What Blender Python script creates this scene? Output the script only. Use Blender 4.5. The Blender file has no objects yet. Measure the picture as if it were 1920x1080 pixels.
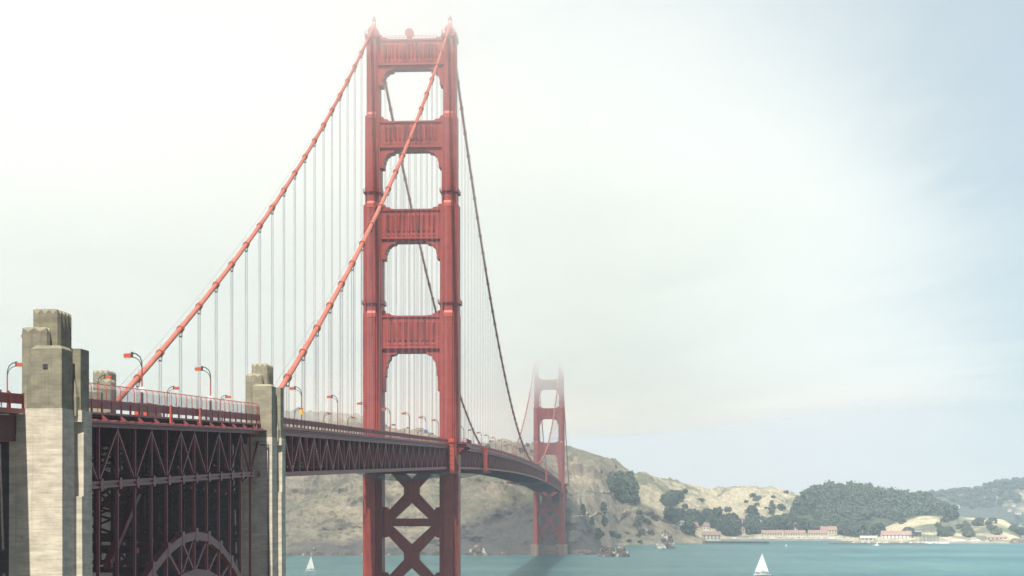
import bpy, math, random
from mathutils import Vector, Matrix, noise
from mathutils.bvhtree import BVHTree

scene = bpy.context.scene
COL = scene.collection
R = random.Random(7)

# ------------------------------------------------------------------ camera, sky, sun, exposure
# world axes: X runs north along the bridge (south tower = 0), Y runs west, Z is height above the water in metres
CX, CY, CZ, YAW, F, HOR = -610.8, -72.55, 57.25, 0.06, 3215.0, 944.0
cam_data = bpy.data.cameras.new("camera")
cam = bpy.data.objects.new("camera", cam_data)
COL.objects.link(cam)
cam.location = (CX, CY, CZ)
cam.rotation_euler = (math.radians(90), 0, math.radians(-90) + YAW)
cam_data.sensor_width = 36.0
cam_data.lens = F / 1920 * 36
cam_data.shift_y = (HOR - 540) / 1920
cam_data.clip_start = 1.0
cam_data.clip_end = 60000
scene.camera = cam

SUN_DIR = Vector((-0.58, 0.032, 1.0)).normalized()
world = bpy.data.worlds.new("World")
scene.world = world
world.use_nodes = True
wn, wl = world.node_tree.nodes, world.node_tree.links
wn.clear()
w_out = wn.new("ShaderNodeOutputWorld")
w_bg = wn.new("ShaderNodeBackground"); w_bg.inputs["Strength"].default_value = 0.085
sky = wn.new("ShaderNodeTexSky"); sky.sky_type = 'NISHITA'; sky.sun_disc = False
sky.sun_elevation = math.asin(SUN_DIR.z)
sky.sun_rotation = math.atan2(SUN_DIR.x, SUN_DIR.y)
sky.air_density = 1.0; sky.dust_density = 0.6; sky.ozone_density = 2.0
w_tc = wn.new("ShaderNodeTexCoord")
w_sep = wn.new("ShaderNodeSeparateXYZ")
wl.new(w_tc.outputs["Generated"], w_sep.inputs[0])
w_map = wn.new("ShaderNodeMapping"); w_map.inputs["Scale"].default_value = (2.2, 3.0, 7.5)
w_map.inputs["Location"].default_value = (0.3, 0.1, 0.35); w_map.inputs["Rotation"].default_value = (0.35, 0, 0)
wl.new(w_tc.outputs["Generated"], w_map.inputs["Vector"])
w_no = wn.new("ShaderNodeTexNoise"); w_no.inputs["Scale"].default_value = 1.6
w_no.inputs["Detail"].default_value = 5; w_no.inputs["Roughness"].default_value = 0.5
wl.new(w_map.outputs[0], w_no.inputs["Vector"])


def wmath(op, a, b=None, c=None, clamp=False):
    n = wn.new("ShaderNodeMath"); n.operation = op; n.use_clamp = clamp
    for i, v in enumerate((a, b, c)):
        if v is None: continue
        if isinstance(v, (int, float)): n.inputs[i].default_value = v
        else: wl.new(v, n.inputs[i])
    return n.outputs[0]


# open (bluish) part of the sky: to the north-east and upwards, broken by cloud noise
w_side = wmath('MULTIPLY_ADD', w_sep.outputs["Y"], -3.6, 0.36)
w_up = wmath('MULTIPLY_ADD', w_sep.outputs["Z"], 2.7, -0.45)
w_sum = wmath('ADD', w_side, w_up)
w_nz = wmath('MULTIPLY_ADD', w_no.outputs["Fac"], 2.3, -1.15)
w_open = wmath('ADD', w_sum, w_nz)
w_ramp = wn.new("ShaderNodeMapRange"); w_ramp.interpolation_type = 'SMOOTHSTEP'
w_ramp.inputs["From Min"].default_value = -0.15; w_ramp.inputs["From Max"].default_value = 1.25
w_ramp.inputs["To Min"].default_value = 0.0; w_ramp.inputs["To Max"].default_value = 0.80
wl.new(w_open, w_ramp.inputs["Value"])
w_mix = wn.new("ShaderNodeMix"); w_mix.data_type = 'RGBA'
w_mix.inputs["A"].default_value = (6.9, 6.75, 6.35, 1)      # fog and thin cloud
w_blue = wn.new("ShaderNodeMix"); w_blue.data_type = 'RGBA'; w_blue.inputs["Factor"].default_value = 0.72
wl.new(sky.outputs[0], w_blue.inputs["A"])
w_blue.inputs["B"].default_value = (3.55, 4.55, 4.95, 1)       # veil over the blue
wl.new(w_blue.outputs["Result"], w_mix.inputs["B"])
wl.new(w_ramp.outputs[0], w_mix.inputs["Factor"])
# the fog and cloud lie to the north over the strait; overhead, east and south the sky is open and blue
w_north = wn.new("ShaderNodeMapRange"); w_north.interpolation_type = 'SMOOTHSTEP'
w_north.inputs["From Min"].default_value = 0.55; w_north.inputs["From Max"].default_value = 0.88
wl.new(w_sep.outputs["X"], w_north.inputs["Value"])
w_all = wn.new("ShaderNodeMix"); w_all.data_type = 'RGBA'
w_dim = wn.new("ShaderNodeVectorMath"); w_dim.operation = 'SCALE'; w_dim.inputs["Scale"].default_value = 0.59     # clear sky at strength 0.05
wl.new(sky.outputs[0], w_dim.inputs[0])
wl.new(w_north.outputs[0], w_all.inputs["Factor"]); wl.new(w_dim.outputs[0], w_all.inputs["A"]); wl.new(w_mix.outputs["Result"], w_all.inputs["B"])
wl.new(w_all.outputs["Result"], w_bg.inputs["Color"])
wl.new(w_bg.outputs[0], w_out.inputs["Surface"])

sun_data = bpy.data.lights.new("sun", 'SUN')
sun_data.energy = 5.0; sun_data.angle = math.radians(0.6); sun_data.color = (1.0, 0.945, 0.85)
sun = bpy.data.objects.new("sun", sun_data)
COL.objects.link(sun)
sun.location = (-300, 0, 600)
sun.rotation_euler = SUN_DIR.to_track_quat('Z', 'Y').to_euler()

scene.view_settings.view_transform = 'Standard'
scene.view_settings.look = 'None'
scene.view_settings.exposure = 0.78
scene.view_settings.gamma = 1.0
scene.cycles.volume_bounces = 10
scene.cycles.max_bounces = 12
scene.cycles.transparent_max_bounces = 16
scene.cycles.use_denoising = True


def at(px, py, d):
    """World point seen at photo pixel (px, py) at depth d metres along the camera axis."""
    r = (px - 960) * d / F
    return Vector((CX + d * math.cos(YAW) + r * math.sin(YAW), CY + d * math.sin(YAW) - r * math.cos(YAW), CZ + (HOR - py) * d / F))


def ray(px, py):
    o = Vector((CX, CY, CZ))
    return o, (at(px, py, 1000) - o).normalized()


# ------------------------------------------------------------------ mesh helpers
class MB:
    def __init__(s): s.v, s.f = [], []

    def quad(s, a, b, c, d):
        n = len(s.v); s.v += [Vector(a), Vector(b), Vector(c), Vector(d)]; s.f.append((n, n + 1, n + 2, n + 3))

    def tri(s, a, b, c):
        n = len(s.v); s.v += [Vector(a), Vector(b), Vector(c)]; s.f.append((n, n + 1, n + 2))

    def box(s, x0, x1, y0, y1, z0, z1):
        n = len(s.v)
        s.v += [Vector(p) for p in ((x0, y0, z0), (x1, y0, z0), (x1, y1, z0), (x0, y1, z0), (x0, y0, z1), (x1, y0, z1), (x1, y1, z1), (x0, y1, z1))]
        s.f += [tuple(n + i for i in q) for q in ((0, 3, 2, 1), (4, 5, 6, 7), (0, 1, 5, 4), (1, 2, 6, 5), (2, 3, 7, 6), (3, 0, 4, 7))]

    def beam(s, p, q, w, h, up=(0, 0, 1)):
        """w across, h along up"""
        p, q, up = Vector(p), Vector(q), Vector(up)
        t = (q - p).normalized()
        a = t.cross(up)
        if a.length < 1e-4: a = t.cross(Vector((1, 0, 0)))
        a.normalize(); b = a.cross(t).normalized()
        a *= w / 2; b *= h / 2
        n = len(s.v)
        for e in (p, q): s.v += [e - a - b, e + a - b, e + a + b, e - a + b]
        s.f += [tuple(n + i for i in k) for k in ((0, 3, 2, 1), (4, 5, 6, 7), (0, 1, 5, 4), (1, 2, 6, 5), (2, 3, 7, 6), (3, 0, 4, 7))]

    def tube(s, pts, r, n=6, cap=True):
        pts = [Vector(p) for p in pts]
        rs = r if isinstance(r, (list, tuple)) else [r] * len(pts)
        base = len(s.v); prev = None
        for i, p in enumerate(pts):
            t = (pts[min(i + 1, len(pts) - 1)] - pts[max(i - 1, 0)]).normalized()
            ref = prev if prev is not None else (Vector((0, 1, 0)) if abs(t.y) < .9 else Vector((1, 0, 0)))
            a = (ref - t * ref.dot(t)).normalized(); prev = a
            b = t.cross(a)
            for k in range(n):
                g = 2 * math.pi * k / n
                s.v.append(p + (a * math.cos(g) + b * math.sin(g)) * rs[i])
        for i in range(len(pts) - 1):
            for k in range(n):
                a0 = base + i * n + k; a1 = base + i * n + (k + 1) % n
                s.f.append((a0, a1, a1 + n, a0 + n))
        if cap:
            s.f.append(tuple(base + k for k in reversed(range(n))))
            e = base + (len(pts) - 1) * n
            s.f.append(tuple(e + k for k in range(n)))

    def prism(s, poly, z0, z1, top=None, ztop=None):
        """poly = [(x, y)] counter-clockwise, extruded z0..z1; optional top = inset polygon for a sloped cap at ztop"""
        n = len(s.v); k = len(poly)
        s.v += [Vector((x, y, z0)) for x, y in poly] + [Vector((x, y, z1)) for x, y in poly]
        for i in range(k): s.f.append((n + i, n + (i + 1) % k, n + k + (i + 1) % k, n + k + i))
        s.f.append(tuple(n + i for i in reversed(range(k))))
        if top:
            s.v += [Vector((x, y, ztop)) for x, y in top]
            for i in range(k): s.f.append((n + k + i, n + k + (i + 1) % k, n + 2 * k + (i + 1) % k, n + 2 * k + i))
            s.f.append(tuple(n + 2 * k + i for i in range(k)))
        else:
            s.f.append(tuple(n + k + i for i in range(k)))

    def slab(s, poly, x0, x1):
        """poly = [(y, z)] extruded along x"""
        n = len(s.v); k = len(poly)
        s.v += [Vector((x0, y, z)) for y, z in poly] + [Vector((x1, y, z)) for y, z in poly]
        for i in range(k): s.f.append((n + i, n + (i + 1) % k, n + k + (i + 1) % k, n + k + i))
        s.f.append(tuple(n + i for i in reversed(range(k))))
        s.f.append(tuple(n + k + i for i in range(k)))

    def add(s, o, m=None):
        n = len(s.v)
        s.v += [(m @ v if m else v.copy()) for v in o.v]
        s.f += [tuple(n + i for i in f) for f in o.f]

    def mesh(s, name, mat, off=Vector((0, 0, 0)), smooth=False):
        import bmesh
        me = bpy.data.meshes.new(name)
        me.from_pydata([tuple(v - off) for v in s.v], [], s.f)
        bm = bmesh.new(); bm.from_mesh(me)
        bmesh.ops.recalc_face_normals(bm, faces=bm.faces)
        bm.to_mesh(me); bm.free()
        if mat: me.materials.append(mat)
        if smooth:
            for p in me.polygons: p.use_smooth = True
        me.update()
        return me

    def build(s, name, mat, parent=None, smooth=False):
        """verts are world coordinates; stored relative to the parent chain's location"""
        off = Vector((0, 0, 0)); p = parent
        while p: off += p.location; p = p.parent
        o = bpy.data.objects.new(name, s.mesh(name, mat, off, smooth))
        COL.objects.link(o)
        if parent: o.parent = parent
        return o


def tag(o, label=None, cat=None, group=None, kind=None):
    if label: o["label"] = label
    if cat: o["category"] = cat
    if group: o["group"] = group
    if kind: o["kind"] = kind
    return o


def thing(name, loc, label, cat, group=None, rz=0.0):
    o = bpy.data.objects.new(name, None)
    o.empty_display_size = 1
    COL.objects.link(o); o.location = loc; o.rotation_euler = (0, 0, rz)
    return tag(o, label, cat, group)


def inst(src, parent, loc, rot=(0, 0, 0), name=None):
    """another object on the mesh of src, as a part of parent"""
    o = src.copy(); COL.objects.link(o); o.parent = parent; o.location = loc; o.rotation_euler = rot
    if name: o.name = name
    return o


def copy_tree(o, parent=None):
    c = o.copy(); COL.objects.link(c); c.parent = parent
    for ch in list(o.children): copy_tree(ch, c)
    return c


# ------------------------------------------------------------------ materials
def new_mat(name):
    m = bpy.data.materials.new(name); m.use_nodes = True
    nt = m.node_tree
    return m, nt.nodes, nt.links, nt.nodes["Principled BSDF"]


def ramp(nodes, stops):
    n = nodes.new("ShaderNodeValToRGB")
    el = n.color_ramp.elements
    while len(el) < len(stops): el.new(0.5)
    for e, (p, c) in zip(el, stops):
        e.position = p; e.color = (*c, 1) if len(c) == 3 else c
    return n


def noise_tex(nodes, links, scale, detail=4, rough=0.55, vec=None, stretch=None, coord="Object", dist=0.0):
    tc = nodes.new("ShaderNodeTexCoord"); src = tc.outputs[coord]
    if coord == "World":
        src = None
    if stretch:
        mp = nodes.new("ShaderNodeMapping"); mp.inputs["Scale"].default_value = stretch
        links.new(vec or src, mp.inputs["Vector"]); src = mp.outputs[0]
    elif vec: src = vec
    n = nodes.new("ShaderNodeTexNoise")
    n.inputs["Scale"].default_value = scale; n.inputs["Detail"].default_value = detail
    n.inputs["Roughness"].default_value = rough; n.inputs["Distortion"].default_value = dist
    links.new(src, n.inputs["Vector"])
    return n


def mix_col(nodes, links, fac, a, b, blend='MIX'):
    n = nodes.new("ShaderNodeMix"); n.data_type = 'RGBA'; n.blend_type = blend
    for k, v in (("Factor", fac), ("A", a), ("B", b)):
        if isinstance(v, (int, float)): n.inputs[k].default_value = v
        elif isinstance(v, tuple): n.inputs[k].default_value = (*v, 1) if len(v) == 3 else v
        else: links.new(v, n.inputs[k])
    return n.outputs["Result"]


def simple(name, col, rough=0.6, var=0.25, scale=3.0, metal=0.0):
    m, n, l, b = new_mat(name)
    t = noise_tex(n, l, scale)
    lo = tuple(c * (1 - var) for c in col); hi = tuple(min(1, c * (1 + var)) for c in col)
    r = ramp(n, [(0.3, lo), (0.7, hi)])
    l.new(t.outputs["Fac"], r.inputs[0]); l.new(r.outputs[0], b.inputs["Base Color"])
    b.inputs["Roughness"].default_value = rough; b.inputs["Metallic"].default_value = metal
    return m


def paint(name, col, dark, streak=0.35, panel=True, lo=0.50, hi=0.75):
    """orange red bridge paint with plate seams, fading and streaks running down"""
    m, n, l, b = new_mat(name)
    t1 = noise_tex(n, l, 0.25, 5, 0.6)
    r1 = ramp(n, [(0.3, tuple(c * 0.80 for c in col)), (0.7, tuple(c * 1.15 for c in col))])
    l.new(t1.outputs["Fac"], r1.inputs[0])
    t2 = noise_tex(n, l, 1.0, 4, 0.6, stretch=(1.1, 1.1, 0.06))
    r2 = ramp(n, [(lo, (0, 0, 0)), (hi, (1, 1, 1))])
    l.new(t2.outputs["Fac"], r2.inputs[0])
    f = n.new("ShaderNodeMath"); f.operation = 'MULTIPLY'; f.inputs[1].default_value = streak
    l.new(r2.outputs[0], f.inputs[0])
    c = mix_col(n, l, f.outputs[0], r1.outputs[0], dark)
    if panel:
        tc = n.new("ShaderNodeTexCoord"); sp = n.new("ShaderNodeSeparateXYZ"); l.new(tc.outputs["Object"], sp.inputs[0])
        md = n.new("ShaderNodeMath"); md.operation = 'FRACT'
        dv = n.new("ShaderNodeMath"); dv.operation = 'MULTIPLY'; dv.inputs[1].default_value = 1 / 13.4
        l.new(sp.outputs["Z"], dv.inputs[0]); l.new(dv.outputs[0], md.inputs[0])
        lt = n.new("ShaderNodeMath"); lt.operation = 'LESS_THAN'; lt.inputs[1].default_value = 0.02
        l.new(md.outputs[0], lt.inputs[0])
        g = n.new("ShaderNodeMath"); g.operation = 'MULTIPLY'; g.inputs[1].default_value = 0.4
        l.new(lt.outputs[0], g.inputs[0])
        c = mix_col(n, l, g.outputs[0], c, dark)
    l.new(c, b.inputs["Base Color"])
    b.inputs["Roughness"].default_value = 0.5
    bt = noise_tex(n, l, 4.0, 3, 0.6)
    bp = n.new("ShaderNodeBump"); bp.inputs["Strength"].default_value = 0.15; bp.inputs["Distance"].default_value = 0.1
    l.new(bt.outputs["Fac"], bp.inputs["Height"]); l.new(bp.outputs[0], b.inputs["Normal"])
    return m


def concrete(name, light, dark, board=1.0):
    m, n, l, b = new_mat(name)
    t1 = noise_tex(n, l, 0.5, 6, 0.65, stretch=(1, 1, 2.0))
    r1 = ramp(n, [(0.28, dark), (0.62, light)])
    l.new(t1.outputs["Fac"], r1.inputs[0])
    tb = noise_tex(n, l, 1.0, 7, 0.74, stretch=(0.16, 0.16, 1.7), dist=0.25)          # board-marked lifts
    rb = ramp(n, [(0.40, (0, 0, 0)), (0.55, (1, 1, 1))])
    l.new(tb.outputs["Fac"], rb.inputs[0])
    fb = n.new("ShaderNodeMath"); fb.operation = 'MULTIPLY_ADD'; fb.inputs[1].default_value = -0.35 * board; fb.inputs[2].default_value = 0.35 * board
    l.new(rb.outputs[0], fb.inputs[0])
    c = mix_col(n, l, fb.outputs[0], r1.outputs[0], tuple(x * 0.55 for x in dark))
    ts = noise_tex(n, l, 1.0, 4, 0.6, stretch=(1.6, 1.6, 0.05))          # water streaks
    rs = ramp(n, [(0.56, (0, 0, 0)), (0.72, (1, 1, 1))])
    l.new(ts.outputs["Fac"], rs.inputs[0])
    fs = n.new("ShaderNodeMath"); fs.operation = 'MULTIPLY'; fs.inputs[1].default_value = 0.45
    l.new(rs.outputs[0], fs.inputs[0])
    c = mix_col(n, l, fs.outputs[0], c, tuple(x * 0.6 for x in dark))
    tk = noise_tex(n, l, 2.6, 4, 0.7, dist=1.2)                          # small dark chips
    rk = ramp(n, [(0.66, (0, 0, 0)), (0.72, (1, 1, 1))])
    l.new(tk.outputs["Fac"], rk.inputs[0])
    fk = n.new("ShaderNodeMath"); fk.operation = 'MULTIPLY'; fk.inputs[1].default_value = 0.6
    l.new(rk.outputs[0], fk.inputs[0])
    c = mix_col(n, l, fk.outputs[0], c, (0.07, 0.06, 0.05))
    l.new(c, b.inputs["Base Color"])
    b.inputs["Roughness"].default_value = 0.9
    bp = n.new("ShaderNodeBump"); bp.inputs["Strength"].default_value = 0.35; bp.inputs["Distance"].default_value = 0.15
    l.new(tb.outputs["Fac"], bp.inputs["Height"]); l.new(bp.outputs[0], b.inputs["Normal"])
    return m


M = {}
M['tower'] = paint('tower_paint', (0.40, 0.066, 0.046), (0.16, 0.03, 0.033), 0.5)
M['panel'] = paint('panel_paint', (0.40, 0.066, 0.046), (0.08, 0.028, 0.03), 0.75, False, 0.46, 0.60)
M['truss'] = paint('truss_paint', (0.28, 0.04, 0.04), (0.12, 0.03, 0.035), 0.5, False)
M['bright'] = paint('bright_paint', (0.58, 0.10, 0.06), (0.35, 0.05, 0.04), 0.2, False)
M['cable'] = paint('cable_paint', (0.46, 0.135, 0.085), (0.33, 0.09, 0.06), 0.2, False)
M['rope'] = simple('rope_steel', (0.36, 0.20, 0.22), 0.6, 0.1)
M['concrete'] = concrete('pale_concrete', (0.62, 0.56, 0.435), (0.40, 0.36, 0.29))
M['concrete_old'] = concrete('weathered_concrete', (0.32, 0.29, 0.20), (0.19, 0.172, 0.125), 0.5)
M['concrete_dark'] = concrete('shaded_concrete', (0.07, 0.066, 0.066), (0.035, 0.033, 0.035), 0.8)  # pier wall concrete, darkened so its colour holds the shade under the deck
M['concrete_mid'] = concrete('grey_weathered_concrete', (0.27, 0.245, 0.17), (0.15, 0.138, 0.10), 0.5)
M['pier'] = concrete('rust_stained_concrete', (0.46, 0.31, 0.23), (0.27, 0.18, 0.14))
M['asphalt'] = simple('asphalt', (0.05, 0.05, 0.052), 0.9, 0.3, 1.0)
M['floor'] = simple('deck_steel', (0.06, 0.02, 0.024), 0.8, 0.3, 0.5)  # steel below the road, the shade there put into its dark colour
M['white'] = simple('white_paint', (0.80, 0.79, 0.76), 0.5, 0.06)
M['sail'] = simple('sail_cloth', (0.83, 0.82, 0.78), 0.7, 0.04, 1.0)
M['grey'] = simple('grey_metal', (0.30, 0.31, 0.33), 0.5, 0.1)
M['dark'] = simple('dark_metal', (0.05, 0.045, 0.05), 0.5, 0.2)
M['blue_sign'] = simple('blue_sign', (0.03, 0.16, 0.55), 0.4, 0.08)
M['yellow_sign'] = simple('yellow_sign', (0.75, 0.45, 0.05), 0.5, 0.08)
M['lens'] = simple('lamp_lens', (0.75, 0.55, 0.2), 0.3, 0.1)
M['roof'] = simple('red_roof', (0.36, 0.23, 0.19), 0.85, 0.2, 0.4)
M['cream'] = simple('cream_wall', (0.66, 0.60, 0.46), 0.8, 0.1, 0.3)
M['window'] = simple('dark_window', (0.05, 0.055, 0.07), 0.2, 0.1)
M['bark'] = simple('bark', (0.12, 0.09, 0.065), 0.95, 0.3, 1.5)
M['timber'] = simple('wharf_timber', (0.055, 0.05, 0.05), 0.9, 0.3, 0.3)


def mesh_mat(name, col, alpha):
    m, n, l, b = new_mat(name)
    b.inputs["Base Color"].default_value = (*col, 1); b.inputs["Roughness"].default_value = 0.6
    b.inputs["Alpha"].default_value = alpha
    t = noise_tex(n, l, 3.0, 3)
    r = n.new("ShaderNodeMapRange"); r.inputs["To Min"].default_value = alpha * 0.7; r.inputs["To Max"].default_value = min(1, alpha * 1.3)
    l.new(t.outputs["Fac"], r.inputs["Value"]); l.new(r.outputs[0], b.inputs["Alpha"])
    return m


M['wire'] = mesh_mat('wire_mesh', (0.30, 0.29, 0.28), 0.42)
M['net'] = mesh_mat('safety_net', (0.20, 0.21, 0.24), 0.36)


def foliage(name, lo, hi):
    m, n, l, b = new_mat(name)
    t = noise_tex(n, l, 0.09, 7, 0.72)
    r = ramp(n, [(0.36, lo), (0.64, hi)])
    oi = n.new("ShaderNodeObjectInfo")
    l.new(t.outputs["Fac"], r.inputs[0])
    v = n.new("ShaderNodeMath"); v.operation = 'MULTIPLY_ADD'; v.inputs[1].default_value = 0.5; v.inputs[2].default_value = 0.75
    l.new(oi.outputs["Random"], v.inputs[0])
    h = n.new("ShaderNodeHueSaturation"); l.new(v.outputs[0], h.inputs["Value"]); l.new(r.outputs[0], h.inputs["Color"])
    l.new(h.outputs[0], b.inputs["Base Color"])
    b.inputs["Roughness"].default_value = 0.8
    return m


M['leaf'] = foliage('leaf_green', (0.045, 0.070, 0.045), (0.105, 0.135, 0.075))
M['leaf_pale'] = foliage('leaf_grey_green', (0.085, 0.115, 0.080), (0.15, 0.185, 0.12))
M['shrub'] = foliage('leaf_scrub', (0.05, 0.065, 0.035), (0.12, 0.13, 0.07))


def hill_mat(name, grass, scrub, rock, scrub_cut=0.52, rock_steep=0.72, scale=0.006, rough_amt=1.0, wet=12.0):
    m, n, l, b = new_mat(name)
    geo = n.new("ShaderNodeNewGeometry"); pos = geo.outputs["Position"]
    t1 = noise_tex(n, l, scale, 9, 0.66, vec=pos, dist=0.4)
    r1 = ramp(n, [(scrub_cut - 0.05, tuple(grass)), (scrub_cut + 0.04, tuple(scrub))])
    l.new(t1.outputs["Fac"], r1.inputs[0])
    t2 = noise_tex(n, l, scale * 9, 7, 0.75, vec=pos)
    r2 = ramp(n, [(0.28, (0.50, 0.49, 0.50)), (0.72, (1.38, 1.34, 1.26))])
    t2c = noise_tex(n, l, scale * 45, 5, 0.75, vec=pos)                     # tufts, stones and scrub a few metres across
    ta = n.new("ShaderNodeMath"); ta.operation = 'MULTIPLY_ADD'; ta.inputs[1].default_value = 0.8; ta.inputs[2].default_value = -0.4
    l.new(t2c.outputs["Fac"], ta.inputs[0])
    tb = n.new("ShaderNodeMath"); tb.operation = 'ADD'; l.new(ta.outputs[0], tb.inputs[0]); l.new(t2.outputs["Fac"], tb.inputs[1])
    l.new(tb.outputs[0], r2.inputs[0])
    c = mix_col(n, l, rough_amt, r1.outputs[0], r2.outputs[0], 'MULTIPLY')
    # rock on steep faces
    sp = n.new("ShaderNodeSeparateXYZ"); l.new(geo.outputs["Normal"], sp.inputs[0])
    t3 = noise_tex(n, l, scale * 4, 6, 0.7, vec=pos)
    ad = n.new("ShaderNodeMath"); ad.operation = 'MULTIPLY_ADD'; ad.inputs[1].default_value = 0.5
    l.new(t3.outputs["Fac"], ad.inputs[0]); l.new(sp.outputs["Z"], ad.inputs[2])
    r3 = ramp(n, [(0.0, (1, 1, 1)), (1.0, (0, 0, 0))])
    mr = n.new("ShaderNodeMapRange"); mr.inputs["From Min"].default_value = rock_steep + 0.10; mr.inputs["From Max"].default_value = rock_steep + 0.38
    mr.inputs["To Min"].default_value = 1; mr.inputs["To Max"].default_value = 0
    l.new(ad.outputs[0], mr.inputs["Value"])
    t4 = noise_tex(n, l, scale * 5, 8, 0.72, stretch=(1.0, 0.6, 0.35), vec=pos, dist=0.8)
    r4 = ramp(n, [(0.28, tuple(x * 0.36 for x in rock)), (0.48, tuple(x * 0.95 for x in rock)), (0.60, tuple(x * 1.15 for x in rock)), (0.8, tuple(x * 1.5 for x in rock))])
    l.new(t4.outputs["Fac"], r4.inputs[0])
    # dark outcrops and scrub-filled clefts, running up the face at a slant
    mp = n.new("ShaderNodeMapping"); mp.inputs["Rotation"].default_value = (0.7, 0, 0); mp.inputs["Scale"].default_value = (1, 1.5, .55)
    l.new(pos, mp.inputs["Vector"])
    t6 = noise_tex(n, l, scale * 3.2, 10, 0.74, vec=mp.outputs[0], dist=0.6)
    r6 = ramp(n, [(0.50, (0, 0, 0)), (0.57, (1, 1, 1))]); l.new(t6.outputs["Fac"], r6.inputs[0])
    f6 = n.new("ShaderNodeMath"); f6.operation = 'MULTIPLY'; f6.inputs[1].default_value = 0.62; l.new(r6.outputs[0], f6.inputs[0])
    rk = mix_col(n, l, f6.outputs[0], r4.outputs[0], tuple(x * .36 for x in rock))
    c = mix_col(n, l, mr.outputs[0], c, mix_col(n, l, 0.8, rk, r2.outputs[0], 'MULTIPLY'))
    # dark wave-washed rock along the water line
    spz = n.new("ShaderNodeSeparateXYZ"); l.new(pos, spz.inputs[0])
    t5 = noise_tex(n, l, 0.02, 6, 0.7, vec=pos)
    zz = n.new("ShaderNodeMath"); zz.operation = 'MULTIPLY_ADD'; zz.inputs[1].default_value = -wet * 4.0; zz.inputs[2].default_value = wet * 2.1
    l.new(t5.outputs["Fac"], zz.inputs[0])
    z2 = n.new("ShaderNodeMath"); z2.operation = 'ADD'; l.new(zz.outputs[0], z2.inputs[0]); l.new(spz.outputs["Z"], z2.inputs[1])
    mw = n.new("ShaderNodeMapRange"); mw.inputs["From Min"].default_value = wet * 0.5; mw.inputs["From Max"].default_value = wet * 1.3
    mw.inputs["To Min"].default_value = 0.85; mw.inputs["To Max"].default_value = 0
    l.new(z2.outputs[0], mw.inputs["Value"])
    wet_shade_c = mix_col(n, l, r4.outputs[0], (0.03, 0.032, 0.040), (0.22, 0.20, 0.19))
    if wet > 5:                                                            # spur low around the far tower: darker bedrock, with its shaded side mixed into the colour
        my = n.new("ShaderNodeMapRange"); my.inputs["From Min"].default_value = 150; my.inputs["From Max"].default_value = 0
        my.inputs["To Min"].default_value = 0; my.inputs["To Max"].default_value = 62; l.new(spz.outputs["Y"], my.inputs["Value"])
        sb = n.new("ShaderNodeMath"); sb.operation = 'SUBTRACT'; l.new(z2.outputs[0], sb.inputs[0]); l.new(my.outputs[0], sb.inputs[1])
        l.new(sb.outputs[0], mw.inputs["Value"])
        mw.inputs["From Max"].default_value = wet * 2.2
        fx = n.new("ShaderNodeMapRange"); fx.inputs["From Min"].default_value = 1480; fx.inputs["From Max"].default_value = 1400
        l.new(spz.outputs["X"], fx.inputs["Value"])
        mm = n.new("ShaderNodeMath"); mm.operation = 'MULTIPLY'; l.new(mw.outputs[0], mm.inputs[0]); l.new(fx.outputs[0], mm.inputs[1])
        c = mix_col(n, l, mm.outputs[0], c, wet_shade_c)
    elif wet > 0: c = mix_col(n, l, mw.outputs[0], c, wet_shade_c)
    l.new(c, b.inputs["Base Color"]); b.inputs["Roughness"].default_value = 0.95
    bp = n.new("ShaderNodeBump"); bp.inputs["Strength"].default_value = 0.7; bp.inputs["Distance"].default_value = 5.0
    l.new(tb.outputs[0], bp.inputs["Height"]); l.new(bp.outputs[0], b.inputs["Normal"])
    return m


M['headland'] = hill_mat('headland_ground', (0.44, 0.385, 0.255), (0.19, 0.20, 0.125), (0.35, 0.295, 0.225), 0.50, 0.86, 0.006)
M['tan_hill'] = hill_mat('dry_grass', (0.62, 0.55, 0.385), (0.24, 0.25, 0.15), (0.40, 0.32, 0.22), 0.54, 0.3, 0.012, 1.0, 0.0)
M['wood_floor'] = hill_mat('wood_floor', (0.10, 0.11, 0.06), (0.06, 0.075, 0.04), (0.2, 0.17, 0.12), 0.5, 0.3, 0.01, 1.0, 0.0)
M['point'] = hill_mat('point_ground', (0.62, 0.545, 0.36), (0.15, 0.17, 0.10), (0.36, 0.27, 0.20), 0.48, 0.45, 0.009, 1.0, 3.0)
M['far_hill'] = hill_mat('far_wooded_ground', (0.34, 0.31, 0.20), (0.055, 0.075, 0.055), (0.2, 0.17, 0.13), 0.40, 0.2, 0.006, 1.0, 0.0)


def rock_mat(name, guano, cut):
    m, n, l, b = new_mat(name)
    t = noise_tex(n, l, 0.16, 8, 0.75)
    r = ramp(n, [(0.3, (0.05, 0.045, 0.045)), (0.6, (0.22, 0.17, 0.13)), (0.8, (0.34, 0.28, 0.2))])
    l.new(t.outputs["Fac"], r.inputs[0])
    t2 = noise_tex(n, l, 0.09, 6, 0.65, stretch=(1, 1, 0.6))
    r2 = ramp(n, [(cut, (0, 0, 0)), (cut + 0.05, (1, 1, 1))]); l.new(t2.outputs["Fac"], r2.inputs[0])
    c = mix_col(n, l, r2.outputs[0], r.outputs[0], guano)
    l.new(c, b.inputs["Base Color"]); b.inputs["Roughness"].default_value = 0.9
    return m


M['rock_white'] = rock_mat('guano_rock', (0.66, 0.63, 0.56), 0.49)
M['rock'] = rock_mat('brown_rock', (0.70, 0.66, 0.55), 0.60)

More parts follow.
